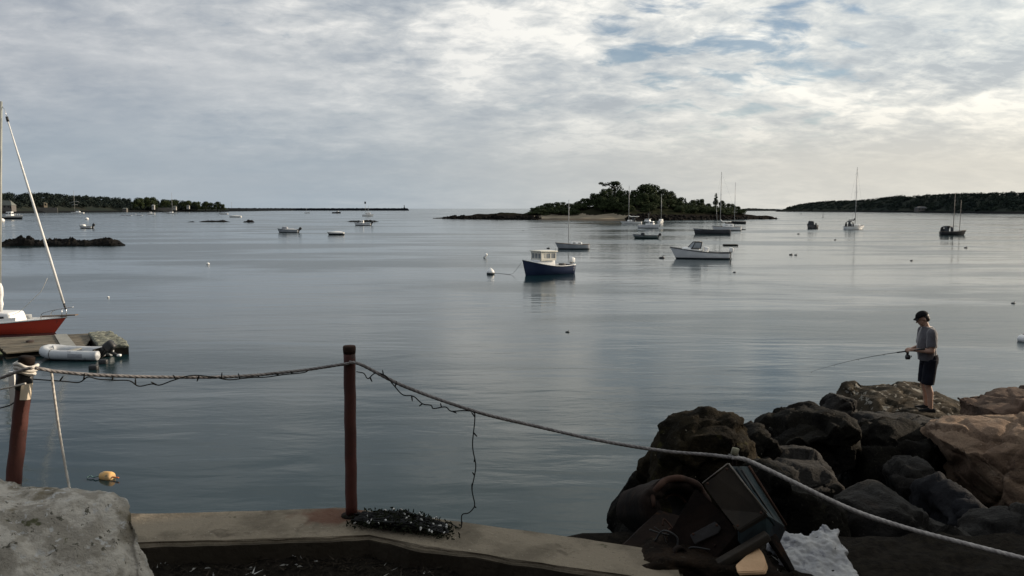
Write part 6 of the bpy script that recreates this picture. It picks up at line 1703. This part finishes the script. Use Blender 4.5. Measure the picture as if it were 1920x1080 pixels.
    for k in (-0.3, 0, 0.3): G().box((16 * k, -4.05, 0.3), (1.6, 0.1, 1.4)).build('window', M_GLASS, root)
    # small far island in the gap
    g = G(); vs = []; n = 40; Y = 2100
    prof = [(1384, 393.3), (1392, 391.2), (1402, 390.2), (1415, 390.6), (1430, 391.6), (1450, 391.8), (1466, 393.2)]
    for i in range(n + 1):
        px = lerp(1383, 1468, i / n); X = (px - 960) / F * Y
        h = max(0.2, CAM_Z + (391 - interp(prof, px)) / F * Y + 1.0 * fbm(Vector((i * 0.5, 2, 0)), 3))
        for (dy, z) in ((-20, -0.5), (-12, h * 0.6), (0, h), (15, h * 0.6), (25, -0.5)): vs.append((X, Y + dy, z))
    fs = [(i * 5 + k, (i + 1) * 5 + k, (i + 1) * 5 + k + 1, i * 5 + k + 1) for i in range(n) for k in range(4)]
    struct(g.add(vs, fs, False).build('islet', M_HILL))
far_shores()

# ------------------------------------------------------------------ the angler
def build_angler():
    feet = P(1737, 771, 13.5)
    root = empty('person', feet, R(180 - 6), 'angler in black cap, grey t-shirt and dark shorts fishing from the ledge', 'person')
    # local frame: +x is where he faces, z up, +y his left
    hipL, hipR = Vector((0.0, 0.085, 0.90)), Vector((0.0, -0.085, 0.90))
    kneeL, kneeR = Vector((0.045, 0.105, 0.475)), Vector((0.03, -0.10, 0.475))
    ankL, ankR = Vector((-0.015, 0.12, 0.085)), Vector((-0.035, -0.11, 0.085))
    pelvis, waist, chest, neck0 = Vector((0.0, 0, 0.94)), Vector((0.03, 0, 1.08)), Vector((0.045, 0, 1.27)), Vector((0.06, 0, 1.45))
    headc = Vector((0.145, 0, 1.605))
    shL, shR = Vector((0.05, 0.185, 1.39)), Vector((0.05, -0.185, 1.39))
    elL, elR = Vector((0.06, 0.245, 1.09)), Vector((0.055, -0.245, 1.085))
    wrL, wrR = Vector((0.29, 0.085, 1.075)), Vector((0.285, -0.075, 1.065))
    g = G()
    for h, k, a, s in ((hipL, kneeL, ankL, 1), (hipR, kneeR, ankR, -1)):
        g.capsule(h, k, 0.092, 0.060, 14)
        calf = k.lerp(a, 0.32) + Vector((-0.022, 0, 0))
        g.capsule(k, calf, 0.056, 0.057, 14); g.capsule(calf, a, 0.055, 0.036, 14)
        g.capsule(a + Vector((-0.03, 0, -0.035)), a + Vector((0.15, 0.012 * s, -0.05)), 0.038, 0.032, 12)
    g.ball(pelvis, (0.125, 0.165, 0.13)); g.ball(waist, (0.115, 0.150, 0.16)); g.ball(chest, (0.125, 0.170, 0.19)); g.ball((0.04, 0, 1.38), (0.10, 0.17, 0.10))
    g.ball((0.08, 0, 1.06), (0.09, 0.12, 0.12))
    g.capsule(neck0 + Vector((0, 0, -0.03)), headc + Vector((-0.035, 0, -0.06)), 0.062, 0.055, 14)
    # head, bent forward and down
    rt = Euler((0, R(24), 0)).to_matrix()
    def hd(v): return headc + rt @ Vector(v)
    g.ball(hd((-0.012, 0, 0.03)), (0.097, 0.076, 0.092), 18, 12, (0, R(24), 0))
    g.ball(hd((0.030, 0, -0.035)), (0.062, 0.058, 0.080), 16, 10, (0, R(24), 0))
    g.capsule(hd((0.048, 0, -0.095)), hd((0.030, 0.0, -0.09)), 0.030, 0.038, 12)
    g.capsule(hd((0.085, 0, 0.012)), hd((0.106, 0, -0.022)), 0.011, 0.015, 10)        # nose
    g.capsule(hd((0.080, -0.018, -0.058)), hd((0.080, 0.018, -0.058)), 0.009, 0.009, 8); g.capsule(hd((0.077, -0.016, -0.071)), hd((0.077, 0.016, -0.071)), 0.009, 0.009, 8)
    for s in (1, -1):
        g.capsule(hd((0.078, 0.040 * s, 0.018)), hd((0.084, 0.015 * s, 0.020)), 0.010, 0.010, 8)
        g.ball(hd((-0.012, 0.076 * s, -0.008)), (0.020, 0.010, 0.033), 10, 8, (0, R(24), 0))
    for sh, el, wr in ((shL, elL, wrL), (shR, elR, wrR)):
        g.capsule(sh, el, 0.058, 0.043, 14)
        m = el.lerp(wr, 0.3); g.capsule(el, m, 0.042, 0.043, 14); g.capsule(m, wr, 0.043, 0.027, 14)
    # hands: palm, four unequal fingers curled round the rod and the reel handle, thumb from the side
    def hand(wr, pal, fwd, side, curl):
        fwd = fwd.normalized(); side = side.normalized(); dn = fwd.cross(side).normalized()
        if dn.z > 0: dn = -dn
        pc = wr + fwd * 0.045
        g.capsule(wr, pc, 0.027, 0.030, 10)
        for k in range(4):
            off = side * (0.030 - 0.020 * k)
            g.capsule(wr + fwd * 0.03 + off * 0.7, pc + fwd * 0.035 + off, 0.013, 0.0125, 8)
            L0 = (0.040, 0.045, 0.042, 0.032)[k]
            a = pc + fwd * 0.035 + off; b = a + (fwd * 0.75 + dn * 0.65 * curl).normalized() * L0
            c = b + (dn - fwd * 0.25).normalized() * L0 * 0.62; d = c + (dn * 0.3 - fwd).normalized() * L0 * 0.5
            g.capsule(a, b, 0.0115, 0.0105, 8); g.capsule(b, c, 0.0105, 0.0095, 8); g.capsule(c, d, 0.0095, 0.0085, 8)
        a = wr + fwd * 0.030 + side * 0.028; b = a + (side * 0.7 + fwd * 0.7).normalized() * 0.036; c = b + (fwd * 0.8 + dn * 0.5).normalized() * 0.030
        g.capsule(a, b, 0.014, 0.012, 8); g.capsule(b, c, 0.012, 0.0095, 8)
    hand(wrL, None, Vector((1, -0.35, 0.02)), Vector((0.2, -0.8, 0.5)), 1.0)
    hand(wrR, None, Vector((1, 0.30, 0.0)), Vector((0.2, 0.8, 0.5)), 1.0)
    me = remeshed(g, 'body', 0.0065, 2)
    link('body', me, M_SKIN, root)
    # t-shirt: hangs straight from the chest, sleeves to the elbow
    g = G()
    ringsz = [(0.895, 0.030, 0.142, 0.180), (0.96, 0.034, 0.146, 0.180), (1.06, 0.046, 0.152, 0.180), (1.16, 0.050, 0.150, 0.188), (1.28, 0.044, 0.146, 0.200), (1.37, 0.038, 0.130, 0.200), (1.43, 0.045, 0.105, 0.150), (1.475, 0.060, 0.080, 0.085)]
    vs = []; n = 28
    for (z, cx, rx, ry) in ringsz:
        for k in range(n):
            q = 2 * math.pi * k / n
            w = 1 + 0.018 * math.sin(5 * q + z * 9)
            vs.append((cx + rx * w * math.cos(q), ry * w * math.sin(q), z))
    fs = [(i * n + k, i * n + (k + 1) % n, (i + 1) * n + (k + 1) % n, (i + 1) * n + k) for i in range(len(ringsz) - 1) for k in range(n)] + [tuple(range(n - 1, -1, -1)), tuple((len(ringsz) - 1) * n + k for k in range(n))]
    g.add(vs, fs)
    for sh, el in ((shL, elL), (shR, elR)):
        e = sh.lerp(el, 0.80)
        g.capsule(sh + Vector((0, 0, -0.01)), sh.lerp(el, 0.3), 0.082, 0.082, 14); g.tube([sh, sh.lerp(el, 0.4), e], [0.080, 0.082, 0.080], 16)
    me = remeshed(g, 'shirt', 0.008, 2)
    displace(me, lambda c, n: c + n * 0.008 * fbm(Vector((c.x * 13, c.y * 13, c.z * 6)), 3))
    link('shirt', me, M_SHIRT, root)
    # shorts
    g = G(); n = 24; vs = []
    rz = [(0.84, 0.0, 0.125, 0.175), (0.93, 0.0, 0.130, 0.178), (1.0, 0.012, 0.125, 0.170)]
    for (z, cx, rx, ry) in rz:
        for k in range(n):
            q = 2 * math.pi * k / n; vs.append((cx + rx * math.cos(q) - 0.012 * max(0, -math.cos(q)), ry * math.sin(q), z))
    fs = [(i * n + k, i * n + (k + 1) % n, (i + 1) * n + (k + 1) % n, (i + 1) * n + k) for i in range(2) for k in range(n)] + [tuple(range(n - 1, -1, -1)), tuple(2 * n + k for k in range(n))]
    g.add(vs, fs)
    for h, k in ((hipL, kneeL), (hipR, kneeR)):
        p = [h + Vector((0, 0, 0.02)), h.lerp(k, 0.4), h.lerp(k, 0.96)]
        g.tube(p, [0.108, 0.106, 0.100], 20)
    me = remeshed(g, 'shorts', 0.008, 2)
    displace(me, lambda c, n: c + n * 0.007 * fbm(Vector((c.x * 13, c.y * 13, c.z * 5)), 3))
    link('shorts', me, M_SHORTS, root)
    # cap, hair, shoes
    g = G(); vs = []; n = 24; m = 8
    for i in range(m + 1):
        q = math.pi / 2 * i / m
        for k in range(n):
            a = 2 * math.pi * k / n
            vs.append(hd((-0.012 + 0.108 * math.cos(a) * math.cos(q), 0.087 * math.sin(a) * math.cos(q), 0.048 + 0.088 * math.sin(q))))
    fs = [(i * n + k, i * n + (k + 1) % n, (i + 1) * n + (k + 1) % n, (i + 1) * n + k) for i in range(m) for k in range(n)]
    cap = g.add(vs, fs).build('cap', M_CAP, root)
    g = G(); vs = []
    for i in range(7):
        y = lerp(-0.075, 0.075, i / 6); r = math.sqrt(max(0, 1 - (y / 0.083) ** 2))
        vs += [hd((0.045 + 0.035 * r, y, 0.052)), hd((0.085 + 0.055 * r, y * 0.95, 0.040 - 0.018 * (y / 0.07) ** 2)), hd((0.085 + 0.055 * r, y * 0.95, 0.033 - 0.018 * (y / 0.07) ** 2)), hd((0.045 + 0.035 * r, y, 0.044))]
    g.add(vs, [(4 * i + k, 4 * i + (k + 1) % 4, 4 * i + 4 + (k + 1) % 4, 4 * i + 4 + k) for i in range(6) for k in range(4)] + [(0, 1, 2, 3), (27, 26, 25, 24)]).build('peak', M_CAP, cap)
    g = G(); g.ball(hd((-0.035, 0, 0.015)), (0.085, 0.083, 0.080), 16, 10, (0, R(24), 0)); g.ball(hd((-0.070, 0, -0.035)), (0.045, 0.066, 0.050), 14, 8)
    link('hair', remeshed(g, 'hair', 0.008, 1), M_HAIR, root)
    for s, a in ((1, ankL), (-1, ankR)):
        g = G(); g.capsule(a + Vector((-0.045, 0, -0.042)), a + Vector((0.05, 0, -0.04)), 0.046, 0.047, 14); g.capsule(a + Vector((0.05, 0, -0.045)), a + Vector((0.165, 0.012 * s, -0.055)), 0.045, 0.036, 14); g.box(a + Vector((0.055, 0.004 * s, -0.075)), (0.26, 0.088, 0.024))
        link('shoe', remeshed(g, 'shoe', 0.007, 2), M_CAP, root)
    # rod and reel
    Mw = root.matrix_basis
    grip = Vector((0.37, 0.02, 1.045))
    fw = Vector((0.66, -0.70, -0.27)).normalized()
    o = Mw @ grip
    fr = empty('fishing_rod', o, R(180 - 6), 'thin fishing rod with a dark reel held out by the angler', 'fishing rod')
    G().tube([fw * -0.30, fw * 0.18], [0.014, 0.012], 8).build('handle', M_DARK, fr)
    pts = [fw * (0.18 + 0.24 * i) + Vector((0, 0, -0.006 * i * i * 0.5)) for i in range(8)]
    G().tube(pts, [0.0055 - 0.0006 * i for i in range(8)], 8).build('blank', M_WIRE, fr)
    ringm = G()
    for i in range(1, 8, 2):
        c = pts[i] + Vector((0, 0, -0.014))
        ringm = G().tube([c + Vector((0, 0.010 * math.cos(q), 0.010 * math.sin(q))) for q in [2 * math.pi * k / 12 for k in range(13)]], 0.0022, 5)
        ringm.build('guide', M_DARK, fr)
    g = G().rbox((-0.005, 0, -0.055), (0.04, 0.03, 0.07), 0.008).lathe([(0.02, -0.036), (0.040, -0.032), (0.042, 0.028), (0.024, 0.036)], 16, Matrix.Translation((-0.01, 0, -0.105)) @ Euler((0, R(90), 0)).to_matrix().to_4x4())
    g.build('reel', M_DARK, fr)
    G().tube([(-0.03, 0.02, -0.10), (-0.04, 0.085, -0.085), (-0.03, 0.095, -0.06)], 0.007, 6).build('crank', M_DARK, fr)
build_angler()
